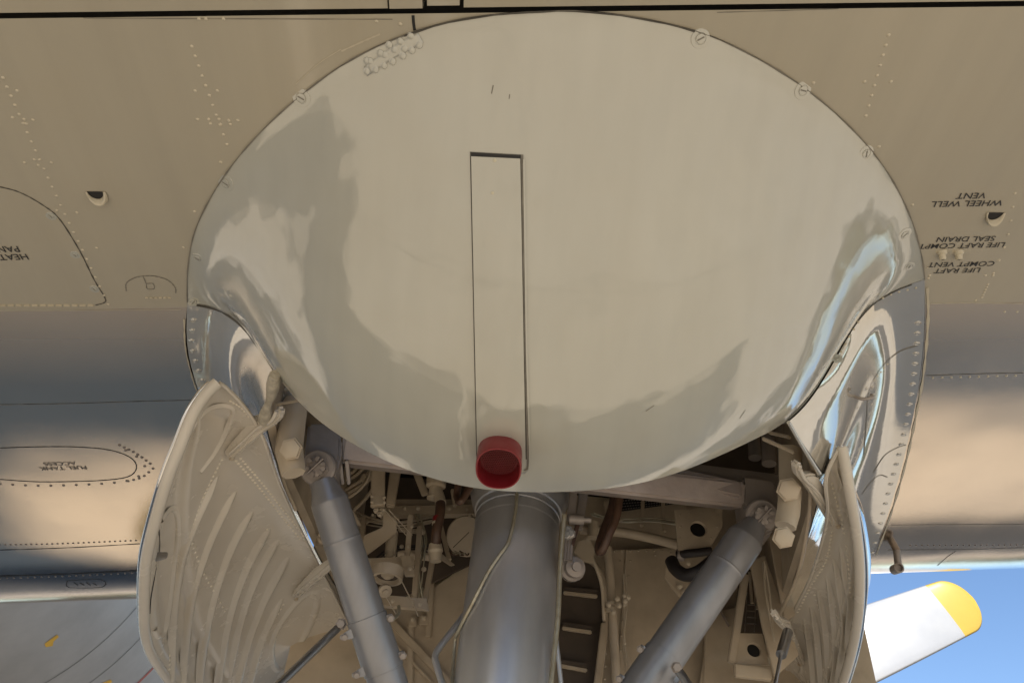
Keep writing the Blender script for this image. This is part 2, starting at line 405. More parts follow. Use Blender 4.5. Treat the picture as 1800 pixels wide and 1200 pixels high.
def stencil(name, text, px, py, size_px, m, parent, tree=None, lift=.0012, squeeze=1.0, label=None, shear=0.0, bold=.006):
    cu = bpy.data.curves.new(name, 'FONT'); cu.body = text; cu.align_x = 'CENTER'; cu.align_y = 'CENTER'; cu.space_line = .95; cu.offset = bold; cu.shear = shear
    to = bpy.data.objects.new(name, cu); COL.objects.link(to)
    bpy.context.view_layer.update()
    me = bpy.data.meshes.new_from_object(to.evaluated_get(bpy.context.evaluated_depsgraph_get()))
    bpy.data.objects.remove(to); me.materials.clear(); me.materials.append(MATS[m])
    if tree: p, nr = hit(tree, px, py)
    else: p, nr = WP(px, py), Vector((DIH, 0, -1)).normalized()
    sz = size_px * scale_at(p)
    x = Vector((-1, SWP, -DIH)); x = (x - nr * x.dot(nr)).normalized(); y = nr.cross(x)
    m4 = Matrix((x * sz * squeeze, y * sz, nr)).transposed().to_4x4(); m4.translation = p + nr * lift
    o = bpy.data.objects.new(name, me); o.matrix_basis = m4; return link(o, parent, label)

# ================================================================== SETTING
G = 400
ground = mesh('ground', [(-G, -G, 0), (G, -G, 0), (G, G, 0), (-G, G, 0)], [(0, 1, 2, 3)], 'apron_concrete', None, False)
ground['kind'] = 'structure'
for x in range(-12, 13, 6):
    o = mesh('ground_joint', [(x - .012, -20, .004), (x + .012, -20, .004), (x + .012, 40, .004), (x - .012, 40, .004)], [(0, 1, 2, 3)], 'seam_sealant', ground, False)
for y in range(-12, 40, 6):
    o = mesh('ground_joint', [(-30, y - .012, .0045), (30, y - .012, .0045), (30, y + .012, .0045), (-30, y + .012, .0045)], [(0, 1, 2, 3)], 'seam_sealant', ground, False)

tw = mesh('added_dark_strip', [(-300, 10.5, .006), (300, 8.5, .006), (300, 34, .006), (-300, 38, .006)], [(0, 1, 2, 3)], 'dark_strip', None, False); tw['kind'] = 'structure'  # dark ground strip added out of view for the leading edge's dark reflection

V, Fc = [], []; nn = 240                                   # tree belt added out of view to darken the horizon in reflections
for k in range(nn):
    th = 2 * math.pi * k / nn; hgt = 9 + 2.5 * math.sin(k * .7) + random.uniform(-2, 2); c0, s0 = math.cos(th), math.sin(th)
    for rr, z in ((150, -.5), (148 + random.uniform(0, 3), hgt * .6), (152, hgt), (160, hgt * .8), (162, -.5)): V.append(Vector((c0 * rr, s0 * rr, z)))
for k in range(nn):
    k2 = (k + 1) % nn
    for j in range(4): Fc.append((k * 5 + j, k2 * 5 + j, k2 * 5 + j + 1, k * 5 + j + 1))
tb = mesh('added_tree_belt', V, Fc, 'added_foliage', None, False); tb['kind'] = 'stuff'; tb['label'] = 'added dark tree belt out of view, darkening horizon reflections'; tb['category'] = 'trees'

# ================================================================== WING
wing = bpy.data.objects.new('wing', None); link(wing, plane_e, 'cream wing underside with bare metal front half'); 
wing.matrix_parent_inverse = PINV
O_PX = [(330, 530), (331, 470), (345, 400), (388, 318), (450, 240), (530, 166), (620, 103), (720, 58), (830, 30), (980, 18), (1100, 27), (1230, 56), (1330, 101), (1420, 158), (1500, 228), (1560, 302), (1600, 380), (1620, 450), (1625, 490)]
AL_PX = [(330, 530), (326, 575), (328, 620), (340, 662), (356, 700), (380, 770), (410, 860), (440, 950)]
AR_PX = [(1625, 490), (1626, 560), (1619, 650), (1606, 725), (1590, 800), (1565, 890), (1532, 985)]
def smooth_wp(pxs, n=8): return [WP(a, b) for a, b in px_path(pxs, n)]
O3 = smooth_wp(O_PX, 10); AL3 = smooth_wp(AL_PX); AR3 = smooth_wp(AR_PX)
eta = lambda p: p.y + SWP * p.x
imid = min(range(len(O3)), key=lambda i: eta(O3[i]))
ETA_H, ETA_1, ETA_N, NOSE = .688, 2.40, .80, .215
def inner(side):
    pts = (O3[:imid + 1][::-1] + AL3[1:]) if side < 0 else (O3[imid:] + AR3[1:])
    d = [(eta(p), p.x) for p in pts]; out = []
    for e, x in d:
        if not out or e > out[-1][0] + 1e-5: out.append((e, x))
    def f(e):
        if e <= out[0][0]: return out[0][1]
        for (e0, x0), (e1, x1) in zip(out, out[1:]):
            if e <= e1: return x0 + (x1 - x0) * (e - e0) / (e1 - e0)
        (e0, x0), (e1, x1) = out[-2], out[-1]
        return x1 + (e - e1) * .12 * (1 if side < 0 else .0)
    return f, [e for e, _ in out]
def section_z(e):
    if e <= ETA_1: return 0.0
    s = min(1.0, (e - ETA_1) / ETA_N); return NOSE * (1 - math.sqrt(max(0, 1 - s * s)))
SPLIT = {-1: eta(WP(150, 544)), 1: eta(WP(1700, 533))}
wing_objs = {}
for side, xo in ((-1, -3.4), (1, 6.5)):
    f, es = inner(side)
    rows = sorted(set([ETA_H] + [e for e in es if ETA_H < e < ETA_1] + [ETA_1] + [SPLIT[side]]))
    rows = [rows[0]] + [b for a, b in zip(rows, rows[1:]) if b - a > 2e-4]
    nose = [ETA_1 + ETA_N * math.sin(k / 26 * math.pi / 2) for k in range(1, 27)]
    nx = 14
    def row(e, z): 
        xi = f(min(e, 3.05)); return [Vector((xi + (xo - xi) * (k / nx) ** 1.5, 0, 0)) for k in range(nx + 1)], z
    def build(name, el, m, lab, top=False):
        V = []
        for e in el:
            r_, _ = row(e, 0)
            for v in r_: V.append(Vector((v.x, e - SWP * v.x, WZ + DIH * v.x + section_z(e))))
        if top:     # upper skin back to the hinge, closes the section
            for k in range(1, 9):
                s = k / 8; e = ETA_1 + ETA_N - s * (ETA_1 + ETA_N - ETA_H); z = NOSE + .13 * math.sin(min(1, s * 1.7) * math.pi / 2)
                r_, _ = row(e, 0)
                for v in r_: V.append(Vector((v.x, e - SWP * v.x, WZ + DIH * v.x + z)))
            el = el + [0] * 8
        return mesh(name, V, grid_faces(len(el), nx + 1, side > 0), m, wing, True, lab)
    aft = [e for e in rows if e <= SPLIT[side] + 1e-6]; fore = [e for e in rows if e >= SPLIT[side] - 1e-6] + nose
    wing_objs[(side, 'aft')] = build('aft_skin', aft, 'wing_paint', 'cream painted rear skin %s of the nacelle' % ('left' if side < 0 else 'right'))
    wing_objs[(side, 'fore')] = build('front_skin', fore, 'wing_metal', 'bare metal front skin with leading edge %s of the nacelle' % ('left' if side < 0 else 'right'), True)
WT = tree_of(*wing_objs.values())
# inner closing skin over the bay so that no sky leaks in
mesh('centre_upper_skin', [(-1.2, .6, 3.05), (1.4, .6, 3.05), (1.4, 3.0, 3.05), (-1.2, 3.0, 3.05)], [(0, 1, 2, 3)], 'dark_interior', wing, False)
# flap behind the hinge gap
def wing_pt(x, e, dz): return Vector((x, e - SWP * x, WZ + DIH * x + dz))
def flap_piece(name, x0, x1, e0, e1, dz, m='wing_paint', lab=None, th=.12):
    bm = bmesh.new(); n = 8; V = []
    for k in range(n + 1):
        x = x0 + (x1 - x0) * k / n
        V.append([bm.verts.new(wing_pt(x, e, z)) for e, z in ((e1, dz + .03), (e0 - .06, dz), (e0 - .004, dz + .001), (e0, dz + .012), (e0 - .004, dz + th), (e1, dz + .06))])
    for a, b in zip(V, V[1:]):
        for i in range(6): bm.faces.new((a[i], a[(i + 1) % 6], b[(i + 1) % 6], b[i]))
    bm.faces.new(V[0]); bm.faces.new(V[-1][::-1]); bmesh.ops.recalc_face_normals(bm, faces=bm.faces)
    return from_bm(name, bm, m, wing, lab, angle=50)
flap_piece('flap', -3.3, WP(681, 10).x, ETA_H - .0045, -1.25, .000, lab='left flap panel behind the dark hinge gap')
flap_piece('flap', WP(815, 10).x, 6.4, ETA_H - .0045, -1.25, .000, lab='right flap panel behind the dark hinge gap')
flap_piece('flap_hinge_fairing', WP(685, 10).x, WP(743, 10).x, ETA_H - .006, .3, -.004)
flap_piece('flap_hinge_fairing', WP(751, 10).x, WP(808, 10).x, ETA_H - .009, .3, -.002)
mesh('hinge_gap_web', [wing_pt(-3.3, ETA_H + .03, .05), wing_pt(6.4, ETA_H + .03, .05), wing_pt(6.4, ETA_H - .12, .07), wing_pt(-3.3, ETA_H - .12, .07)], [(0, 1, 2, 3)], 'dark_gap', wing, False)
# trailing edge lip line and panel seams
def wing_seam(name, pxs, width, m='seam_sealant', wob=.3, lift=.0007, n=10, tree=None):
    return ribbon(name, hits(tree or WT, px_path(pxs, n)), width, m, wing, lift, None, wob)
wing_seam('skin_seam', [(2, 31), (360, 33), (690, 34)], .0012)
wing_seam('skin_seam', [(1260, 22), (1500, 15), (1795, 8)], .0012)
wing_seam('skin_seam', [(726, 27), (727, 40), (729, 55)], .0045, 'dark_gap', 0)
wing_seam('spar_seam', [(0, 546), (160, 545), (318, 544)], .0016, 'wing_rivet')
wing_seam('spar_seam', [(1636, 533), (1710, 532), (1798, 533)], .0022, 'wing_rivet')
wing_seam('front_seam', [(0, 711), (120, 709), (250, 705), (335, 703)], .002)
wing_seam('front_seam', [(1628, 660), (1710, 657), (1798, 655)], .002)
wing_seam('leading_edge_seam', [(0, 966), (120, 962), (246, 955)], .003, 'dark_gap')
wing_seam('leading_edge_seam', [(0, 1012), (120, 1008), (244, 1002)], .009, 'dark_gap', .5)
wing_seam('leading_edge_seam', [(1565, 922), (1700, 921), (1798, 921)], .002)
wing_seam('leading_edge_seam', [(1560, 966), (1700, 965), (1798, 962)], .004)
wing_seam('leading_edge_seam', [(1648, 993), (1665, 978), (1680, 968)], .003)
wing_seam('panel_edge', [(600, 90), (640, 72), (668, 60)], .0025, 'wing_rivet')
wing_seam('panel_edge', [(520, 148), (560, 112), (600, 86)], .0012, 'wing_rivet')
# heater access panel, round hand hole, fuel tank cover
wing_seam('heater_panel_edge', [(0, 328), (35, 338), (75, 360), (105, 385), (140, 440), (165, 490), (184, 522), (184, 531), (168, 536)], .0024, 'seam_dark', .3)
hp = [(a, 537) for a in range(0, 166, 14)]
for a in hp:
    p, nr = hit(WT, a[0], 536.5); q, _ = hit(WT, a[0] + 11, 536.5); beam('hinge_knuckle', p + nr * .001, q + nr * .001, .0042, .0042, 'wing_rivet', wing, bev=.001)
for a in range(255, 297, 8):
    p, nr = hit(WT, a, 523); q, _ = hit(WT, a + 6, 523); beam('hinge_knuckle', p + nr * .001, q + nr * .001, .003, .003, 'wing_rivet', wing, bev=.0008)
wing_seam('hand_hole_edge', [(222, 511), (222, 498), (234, 489), (250, 485), (272, 485), (295, 492), (308, 505), (309, 515)], .002)
wing_seam('latch', [(252, 486), (257, 498), (259, 507), (271, 507), (269, 498), (258, 498)], .0016, n=3)
for a, b in ((90, 380), (132, 448), (166, 508)):
    p, nr = hit(WT, a, b); put('panel_fastener', HW['fastener'], p, nr, wing, .4, .62)
wing_seam('tank_cover_edge', [(0, 787), (60, 785), (130, 785), (190, 790), (228, 803), (240, 820), (228, 836), (190, 843), (120, 846), (60, 846), (0, 842)], .003, 'seam_dark', .2)
rivets('tank_cover_screws', hits(WT, dotted([(0, 850), (60, 853), (130, 852), (200, 848), (238, 840), (255, 822), (240, 802), (215, 788)], 22) + dotted([(210, 782), (240, 797), (265, 815)], 9) + dotted([(225, 845), (250, 838), (270, 822)], 10)), .0048, 'forging', wing)
row1 = dotted([(5, 137), (60, 260), (112, 372), (150, 450), (190, 535)], 17)
row2 = dotted([(337, 82), (362, 152), (404, 268)], 18)
row3 = dotted([(1562, 62), (1540, 140), (1519, 216)], 18)
xtra = [(22, 207), (42, 210), (58, 211), (46, 218), (43, 286), (60, 281), (67, 291), (90, 286), (30, 160), (343, 160), (382, 160), (347, 210), (367, 210), (385, 210), (402, 212), (418, 212), (370, 218), (388, 219), (405, 219), (350, 34), (362, 34), (393, 34), (1520, 144), (1566, 144), (388, 285), (342, 372), (1430, 146), (1545, 258), (1604, 360), (100, 370), (135, 374), (170, 436), (322, 435), (704, 43), (662, 38)]
row4 = dotted([(1737, 500), (1726, 523)], 5) + dotted([(1784, 340), (1770, 420), (1738, 500)], 24) + dotted([(1640, 664), (1720, 662), (1790, 660)], 16) + [(1630, 470), (1634, 484), (1632, 489), (1766, 548), (1788, 548), (1715, 528), (1732, 484), (1746, 484)]
row5 = dotted([(0, 957), (100, 955), (245, 949)], 9) + dotted([(0, 1016), (120, 1012), (244, 1006)], 12)
rivets('skin_rivets', hits(WT, row1 + row2 + row3 + xtra + row4), .0034, 'wing_rivet', wing)
rivets('leading_edge_rivets', hits(WT, row5 + dotted([(1600, 958), (1798, 957)], 10)), .004, 'forging', wing)
# stencils
stencil('stencil_heater_panel', 'HEATER\nPANEL', 8, 444, 20.5, 'ink', wing)
stencil('stencil_wheel_well_vent', 'WHEEL WELL\nVENT', 1703, 350, 19, 'ink', wing, shear=-.06, squeeze=1.12)
stencil('stencil_raft_seal_drain', 'LIFE RAFT COMPT\nSEAL DRAIN', 1694, 425, 17.0, 'ink', wing, shear=-.06, squeeze=1.14)
stencil('stencil_raft_vent', 'LIFE RAFT\nCOMPT VENT', 1686, 469, 16.8, 'ink', wing, shear=-.06, squeeze=1.15)
stencil('stencil_fuel_tank', 'FUEL TANK\nACCESS', 108, 818, 16, 'ink_faded', wing, WT)
wing_seam('placard', [(118, 1020), (178, 1018), (180, 1031), (122, 1032), (118, 1020)], .004, 'ink', 0, n=3)
for k in range(4): wing_seam('placard', [(130 + 11 * k, 1023 + (k % 2)), (137 + 11 * k, 1028)], .005, 'ink', 0, n=3)
# vents: half-moon openings with a swept lip
def vent(px, py, w_, label):
    c, nr = hit(WT, px, py); sc = scale_at(c) * w_; n = 16; V = [c + nr * .0012]; Fc = []
    ex = Vector((1, 0, DIH)).normalized(); ey = nr.cross(ex); ey = ey if ey.y > 0 else -ey
    for k in range(n + 1):
        th = math.pi * k / n; V.append(c + nr * .0012 + ex * math.cos(th) * sc * .5 + ey * (math.sin(th) * sc * .62))
    Fc = [(0, k, k + 1) for k in range(1, n + 1)]
    o = mesh('vent_opening', V, Fc, 'dark_gap', wing, False, label)
    V, Fc = [], []                                        # the scooped lip below the opening
    for i in range(7):
        s = i / 6
        for k in range(n + 1):
            th = math.pi * k / n; rr = 1 + .75 * s
            V.append(c + nr * (.002 + .012 * math.sin(s * math.pi) * math.sin(th)) + ex * math.cos(th) * sc * .5 * rr ** .5 + ex * sc * .22 * s * math.sin(th) + ey * (math.sin(th) * sc * .62 * rr))
    mesh('vent_lip', V, grid_faces(7, n + 1), 'wing_rivet', o, True)
vent(167, 336, 27, 'small black half round vent left of the nacelle'); vent(1751, 373, 27, 'small black wheel well vent below its stencil')
for a in (1656, 1685):
    p, nr = hit(WT, a, 444); d = (nr * .8 + Vector((0, .5, 0))).normalized()
    o = lathe('drain_stub', p, d, [(-.004, .0105), (.002, .010), (.005, .0072), (.015, .0068), (.015, .0050), (.006, .0048)], 'wing_rivet', wing, 16)
    p2 = p + d * .0135; lathe('drain_bore', p2, d, [(0, .0049), (.0006, .0049)], 'dark_gap', o, 14)
p, nr = hit(WT, 1575, 968)
o = tube('drain_mast', [p + Vector((0, -.01, .02)), p + Vector((.0, 0, -.02)), p + Vector((0, .01, -.055))], .012, 'forging', wing, 10, 1.0)
p2 = p + Vector((-.012, .0, -.06)); lathe('drain_cup', p2 + Vector((0, .02, .0)), (0, -1, -.25), [(0, .016), (.04, .017), (.042, .012), (.03, .011)], 'forging', o, 16)

# ================================================================== REAR NACELLE FAIRING (the big cream bulge)
U_PX = [(330, 530, 0), (375, 534, 1.375), (415, 556, 1.40), (450, 600, 1.425), (480, 650, 1.43), (540, 720, 1.43), (600, 766, 1.42), (660, 800, 1.42), (740, 833, 1.42), (830, 856, 1.42), (890, 862, 1.42), (960, 864, 1.42), (1030, 861, 1.42), (1100, 854, 1.42), (1180, 834, 1.42), (1250, 806, 1.42), (1320, 773, 1.425), (1385, 740, 1.435), (1432, 685, 1.43), (1470, 620, 1.415), (1505, 560, 1.38), (1550, 514, 1.33), (1625, 490, 0)]
U3 = []
for a, b, y in U_PX: U3.append(WP(a, b) if y == 0 else P(a, b, y))
U3 = catmull(U3, 10)
mid = min(range(len(U3)), key=lambda i: U3[i].z)
H = 44
def halves(pts, m): return resample(pts[:m + 1], H)[:-1] + resample(pts[m:], H)
Us = halves(U3, mid); Os = halves(O3, imid)
for it in range(7): Us = [Us[0]] + [(Us[i - 1] + Us[i] * 2 + Us[i + 1]) / 4 for i in range(1, len(Us) - 1)] + [Us[-1]]
NT = 40; V = []
wz = lambda p: WZ + DIH * p.x
for i in range(NT + 1):
    t = i / NT
    for u, o in zip(Us, Os):
        q = u.lerp(o, t); dep = (wz(u) - u.z)
        V.append(Vector((q.x, q.y, wz(q) - dep * (1 - t ** 1.9) ** 1.3 - .0015)))
nu = len(Us)
fair_shell = mesh('nacelle_fairing', V, grid_faces(NT + 1, nu, False), 'fairing_paint', plane_e, True, 'large glossy cream rounded rear fairing of the nacelle')
FT = tree_of(fair_shell)
fair = fair_shell
# turned lip along the front opening
lip = [u + Vector((0, .002, .003)) for u in Us[8:-8]]
tube('fairing_lip', lip, .0035, 'fairing_paint', fair, 8)
lipV = []
for u in Us: lipV += [u + Vector((0, 0, -.0015)), u + Vector((0, .0, .012)), u + Vector((0, -.12, .02))]
mesh('lip_flange', lipV, grid_faces(len(Us), 3), 'well_paint', fair, True)
def fpath(pxs, n=10): return hits(FT, px_path(pxs, n))
# outline seam where the fairing meets the wing
seam_pn = [(o + Vector((0, 0, -.002)), Vector((0, 0, -1))) for o in Os]
ribbon('outline_seam', seam_pn, .0022, 'seam_sealant', fair, .001, None, .35)
ribbon('outline_seam', [(o + Vector((0, 0, -.003)), Vector((0, 0, -1))) for o in Os[34:54]], .0024, 'seam_dark', fair, .0012, None, .5)
# central channel strip with its dark gaps
def quad_strip(name, L, Rr, n, k, lift, m, edge=0.0, lab=None):
    V = []; rows = 0
    for i in range(n + 1):
        t = i / n; l = L(t); r_ = Rr(t); row = []
        for j in range(k + 1):
            p, nr = hit(FT, l[0] + (r_[0] - l[0]) * j / k, l[1] + (r_[1] - l[1]) * j / k)
            if p is None: row = None; break
            row.append(p + nr * lift)
        if row: V += row; rows += 1
    return mesh(name, V, grid_faces(rows, k + 1, True), m, fair, True, lab)
lin = lambda a, b: (lambda t: (a[0] + (b[0] - a[0]) * t, a[1] + (b[1] - a[1]) * t))
quad_strip('channel_gap', lin((826.2, 267), (837.6, 812)), lin((917, 272), (926.5, 806)), 30, 8, .0012, 'seam_dark')
quad_strip('channel_mouth', lin((828.2, 268.5), (828.4, 276)), lin((915, 273.5), (915, 280)), 3, 8, .0016, 'dark_gap')
strip = quad_strip('channel_cover', lin((828.5, 275), (839.5, 814)), lin((914.5, 279), (924, 808)), 40, 10, .0030, 'fairing_paint', lab='narrow raised channel cover running down the fairing')
ribbon('channel_edge', fpath([(918, 272), (920, 400), (923, 600), (928, 800), (922, 826)]), .0035, 'seam_sealant', fair, .0016)
ribbon('channel_edge', fpath([(921, 280), (923, 420), (926, 620), (931, 800), (926, 828), (915, 830)]), .003, 'fairing_paint', fair, .0034)
# quarter-turn fasteners round the edge
for a, b in ((530, 172), (397, 322), (347, 454), (1231, 68), (1411, 159), (1522, 270), (1590, 412), (765, 38), (340, 530), (1598, 468)):
    p, nr = hit(FT, a, b)
    if p is not None: put('quarter_turn_fastener', HW['fastener'], p, nr, fair, random.uniform(0, 3), 1.0 if b < 420 else .8)
# riveted repair patch
V = []; pn_ = []
pq = [((640, 118), (735, 58)), ((646, 134), (745, 76))]
for i in range(5):
    for j in range(9):
        a = (pq[0][0][0] + (pq[1][0][0] - pq[0][0][0]) * i / 4, pq[0][0][1] + (pq[1][0][1] - pq[0][0][1]) * i / 4)
        b = (pq[0][1][0] + (pq[1][1][0] - pq[0][1][0]) * i / 4, pq[0][1][1] + (pq[1][1][1] - pq[0][1][1]) * i / 4)
        p, nr = hit(FT, a[0] + (b[0] - a[0]) * j / 8, a[1] + (b[1] - a[1]) * j / 8 - 4 * math.sin(j / 8 * math.pi)); V.append(p + nr * .0015)
patch = mesh('repair_patch', V, grid_faces(5, 9, True), 'fairing_paint', fair, True, 'small riveted repair patch on the fairing edge')
sol = patch.modifiers.new('thickness', 'SOLIDIFY'); sol.thickness = .0015; sol.offset = 0
HW['dome'] = hw_mesh('dome_rivet', [(-.001, .0062), (.0012, .0056), (.0026, .003), (.003, .0006)], 10, 'fairing_paint')
for a, b in ((645, 125), (660, 122), (675, 115), (690, 108), (708, 98), (724, 88), (737, 79), (651, 108), (677, 97), (669, 85 + 9), (694, 88), (711, 85), (684, 79), (704, 73), (722, 63), (645, 96 + 11)):
    p, nr = hit(FT, a, b)
    if p is not None: put('patch_rivet', HW['dome'], p + nr * .001, nr, patch)
# little chips and streaks
for a, b, c, d in ((867, 150, 864, 165), (896, 166, 895, 174), (1135, 722, 1150, 712), (1300, 735, 1310, 720)):
    ribbon('scratch', fpath([(a, b), (c, d)], 4), .0015, 'seam_sealant', fair, .0006)
for a, b, r_ in ((870, 282, .003), (866, 339, .0026)):
    p, nr = hit(FT, a, b); lathe('paint_chip', p + nr * .0032, nr, [(0, r_), (.0003, r_ * .8)], 'old_tube', fair, 8)

# red intake plug: stuck on the end of the channel, comes off by hand
_h, _n = hit(FT, 878, 806)
ax = ((CAM - _h).normalized() + Vector((0, .30, -.42))).normalized()
_d = ray(877, 816).normalized(); pc = CAM + _d * ((_h - CAM).length - .050)
plug_e = bpy.data.objects.new('exhaust_plug', None); COL.objects.link(plug_e); base = P(878, 800, 1.43); plug_e.location = base
plug_e['label'] = 'red oval plug with mesh face pushed into the channel end'; plug_e['category'] = 'plug'
PL = Matrix.Translation(-base)
def plug_part(name, prof, m, sq=1.0, n=40, parent=plug_e):
    a = Vector((1, 0, .06)); a = (a - ax * a.dot(ax)).normalized(); b = ax.cross(a); V, Fc = [], []
    for h, r_ in prof:
        for k in range(n):
            th = 2 * math.pi * k / n; ct, st = math.cos(th), math.sin(th)
            ct2, st2 = math.copysign(abs(ct) ** .85, ct), math.copysign(abs(st) ** .85, st)
            V.append(pc + ax * h + a * (ct2 * r_) + b * (st2 * r_ * sq))
    for i in range(len(prof) - 1):
        for k in range(n): k2 = (k + 1) % n; Fc.append((i * n + k, i * n + k2, (i + 1) * n + k2, (i + 1) * n + k))
    o = mesh(name, V, Fc, m, None, True, None, 40); 
    o.parent = parent; o.matrix_parent_inverse = PL if parent is plug_e else Matrix.Identity(4); return o, a, b
pr = 41 * scale_at(pc)
body, pa, pb = plug_part('plug_rim', [(-.14, pr * .93), (-.07, pr * .96), (-.02, pr * .985), (.012, pr * .99), (.016, pr * .96), (.016, pr * .91), (.012, pr * .885), (-.012, pr * .86), (-.026, pr * .83)], 'red_plastic')
face, _, _ = plug_part('plug_face', [(-.026, pr * .84), (-.027, pr * .4), (-.027, .0005)], 'red_dark')
V, Fc = [], []                                             # knitted mesh on the plug's face
for i in range(-9, 10):
    for j in range(-10, 11):
        x, y = (i + .5 * (j % 2)) * pr * .083, j * pr * .085
        if (x / (pr * .8)) ** 2 + (y / (pr * .8)) ** 2 > 1: continue
        o = len(V); q = pc + pa * x + pb * y - ax * .0268; s = pr * .036
        for k in range(6): V.append(q + (pa * math.cos(k * math.pi / 3) + pb * math.sin(k * math.pi / 3)) * s)
        for k in range(6): V.append(q + (pa * math.cos(k * math.pi / 3) + pb * math.sin(k * math.pi / 3)) * s * .55 + ax * .0022)
        for k in range(6): Fc.append((o + k, o + (k + 1) % 6, o + 6 + (k + 1) % 6, o + 6 + k))
        Fc.append(tuple(o + 6 + k for k in range(6)))
kn = mesh('plug_mesh', V, Fc, 'red_dark', None); kn.parent = face; kn['kind'] = 'stuff'
p0 = pc - pb * pr * 1.12 if (pc - pb).z > pc.z else pc + pb * pr * 1.12
cl = lathe('plug_eyelet', pc - ax * .05 + (pb if pb.z > 0 else -pb) * pr * 1.1, ax, [(-.003, .004), (.004, .004), (.004, .002)], 'steel', None, 12); cl.parent = plug_e; cl.matrix_parent_inverse = PL

# ================================================================== NACELLE SIDE COWLINGS
ZH = 2.50                                                    # height of the door hinge line
BL_PX = [(480, 650), (471, 690), (464, 738), (490, 825), (527, 908), (562, 982), (606, 1056)]
BR_PX = [(1385, 740), (1411, 787), (1441, 835), (1437, 885), (1418, 952), (1395, 1020), (1371, 1095)]
BL = [P(480, 650, 1.43)] + [PZ(a, b, ZH) for a, b in BL_PX[1:]]
BR = [P(1385, 740, 1.435)] + [PZ(a, b, ZH) for a, b in BR_PX[1:]]
for B in (BL, BR):
    B[1].z = (B[0].z + B[2].z) / 2
    d = (B[-1] - B[-3]).normalized(); B.append(B[-1] + d * .35); B.append(B[-1] + d * .4)
il = min(range(len(Us)), key=lambda i: (Us[i] - BL[0]).length); ir = min(range(len(Us)), key=lambda i: (Us[i] - BR[0]).length)
def cowl(side):
    A = list(AL3 if side < 0 else AR3); Bc = catmull(BL if side < 0 else BR, 8)
    d = (A[-1] - A[-4]).normalized(); A += [A[-1] + d * k * .1 for k in range(1, 8)]
    if side > 0:
        for p in A: p.z = max(p.z, WZ + DIH * p.x + section_z(eta(p)) - .002) if eta(p) < ETA_1 + ETA_N else p.z
    seam = [u.copy() for u in (Us[:il + 1] if side < 0 else Us[ir:][::-1])]
    seam = resample(seam, 24); a0, b0 = seam[0], seam[-1]
    fx = [(p.x - a0.x) / (b0.x - a0.x) for p in seam]; fz = [(p.z - a0.z) / (b0.z - a0.z) for p in seam]
    N = 40; Ar = smooth_pts(resample(A, N), 6); Bd = smooth_pts(resample(Bc, 120), 10); V = []; Br = []
    for a in Ar:                                             # rows run straight across at matching stations
        yy = Bd[0].y + (Bd[-1].y - Bd[0].y) * (a.y - Ar[0].y) / (Ar[-1].y - Ar[0].y)
        Br.append(min(Bd, key=lambda q: abs(q.y - yy)).copy())
    Br[0] = Bd[0]; Br = smooth_pts(Br, 2)
    for k in range(N + 1):
        a, b = Ar[k], Br[k]; m_ = min(1, k / 14)
        for j in range(25):
            t = j / 24
            gx = fx[j] * (1 - m_) + (t ** .9) * m_; gz = fz[j] * (1 - m_) + (t ** 2.1) * m_
            V.append(Vector((a.x + (b.x - a.x) * gx, a.y + (b.y - a.y) * (gx if k else gx) + ((seam[j].y - (a0.y + (b0.y - a0.y) * fx[j])) if k == 0 else 0), a.z + (b.z - a.z) * gz - .002)))
    o = mesh('side_cowling', V, grid_faces(N + 1, 25, side > 0), 'cowl_metal', plane_e, True, 'polished metal side cowling %s' % ('on the left behind the big ribbed door' if side < 0 else 'on the right reflecting blue sky'))
    return o, Br
cowlL, BLr = cowl(-1); cowlR, BRr = cowl(1)
CT = tree_of(cowlL, cowlR)
def cpath(pxs, n=8): return hits(CT, px_path(pxs, n))
# edge sealing strips, seams, rows of screws
ribbon('cowling_edge', hits(WT, px_path([(324, 560), (326, 610), (338, 662), (352, 700)])), .003, 'wing_rivet', cowlL, .0018, None, .3)
ribbon('cowling_edge', hits(WT, px_path([(1630, 505), (1631, 560), (1624, 650), (1611, 725), (1594, 805), (1570, 890), (1540, 975)])), .005, 'wing_rivet', cowlR, .0018, None, .4)
ribbon('fairing_joint', [(Us[i] + Vector((0, .004, -.003)), Vector((0, -.3, -1)).normalized()) for i in range(1, il + 1)], .0045, 'seam_dark', cowlL, .001, None, .4)
ribbon('fairing_joint', [(Us[i] + Vector((0, .003, -.002)), Vector((0, -.3, -1)).normalized()) for i in range(ir, len(Us) - 1)], .003, 'seam_dark', cowlR, .001, None, .4)
def screw_run(pxs, step, parent, sc=1.0):
    for p, nr in hits(CT, dotted(pxs, step)): put('edge_screw', HW['screw'], p, nr, parent, random.uniform(0, 6), sc)
screw_run([(340, 563), (337, 600), (345, 640), (360, 680)], 18, cowlL, .8)
screw_run([(1613, 568), (1608, 640), (1598, 715), (1582, 790), (1560, 870), (1545, 930), (1530, 980)], 17, cowlR, .85)
rivets('cowling_rivets', hits(CT, dotted([(352, 525), (400, 535), (430, 560), (455, 590), (478, 640)], 12) + dotted([(1610, 506), (1560, 520), (1525, 545), (1500, 580), (1475, 625)], 15) + dotted([(1560, 640), (1535, 670)], 9)), .0032, 'wing_rivet', cowlR)
ribbon('panel_seam', cpath([(1612, 607), (1580, 618), (1550, 645), (1528, 685), (1523, 740), (1518, 800)]), .003, 'seam_sealant', cowlR, .001)
ribbon('panel_seam', cpath([(1600, 780), (1580, 785), (1555, 800), (1535, 830)]), .0025, 'seam_sealant', cowlR, .001)
ribbon('panel_seam', cpath([(1560, 838), (1545, 835), (1528, 850), (1515, 868)]), .0025, 'seam_sealant', cowlR, .001)
ribbon('panel_seam', cpath([(1386, 742), (1400, 765), (1420, 795), (1442, 828)]), .004, 'dark_gap', cowlR, .001)
p, nr = hit(CT, 1503, 697)
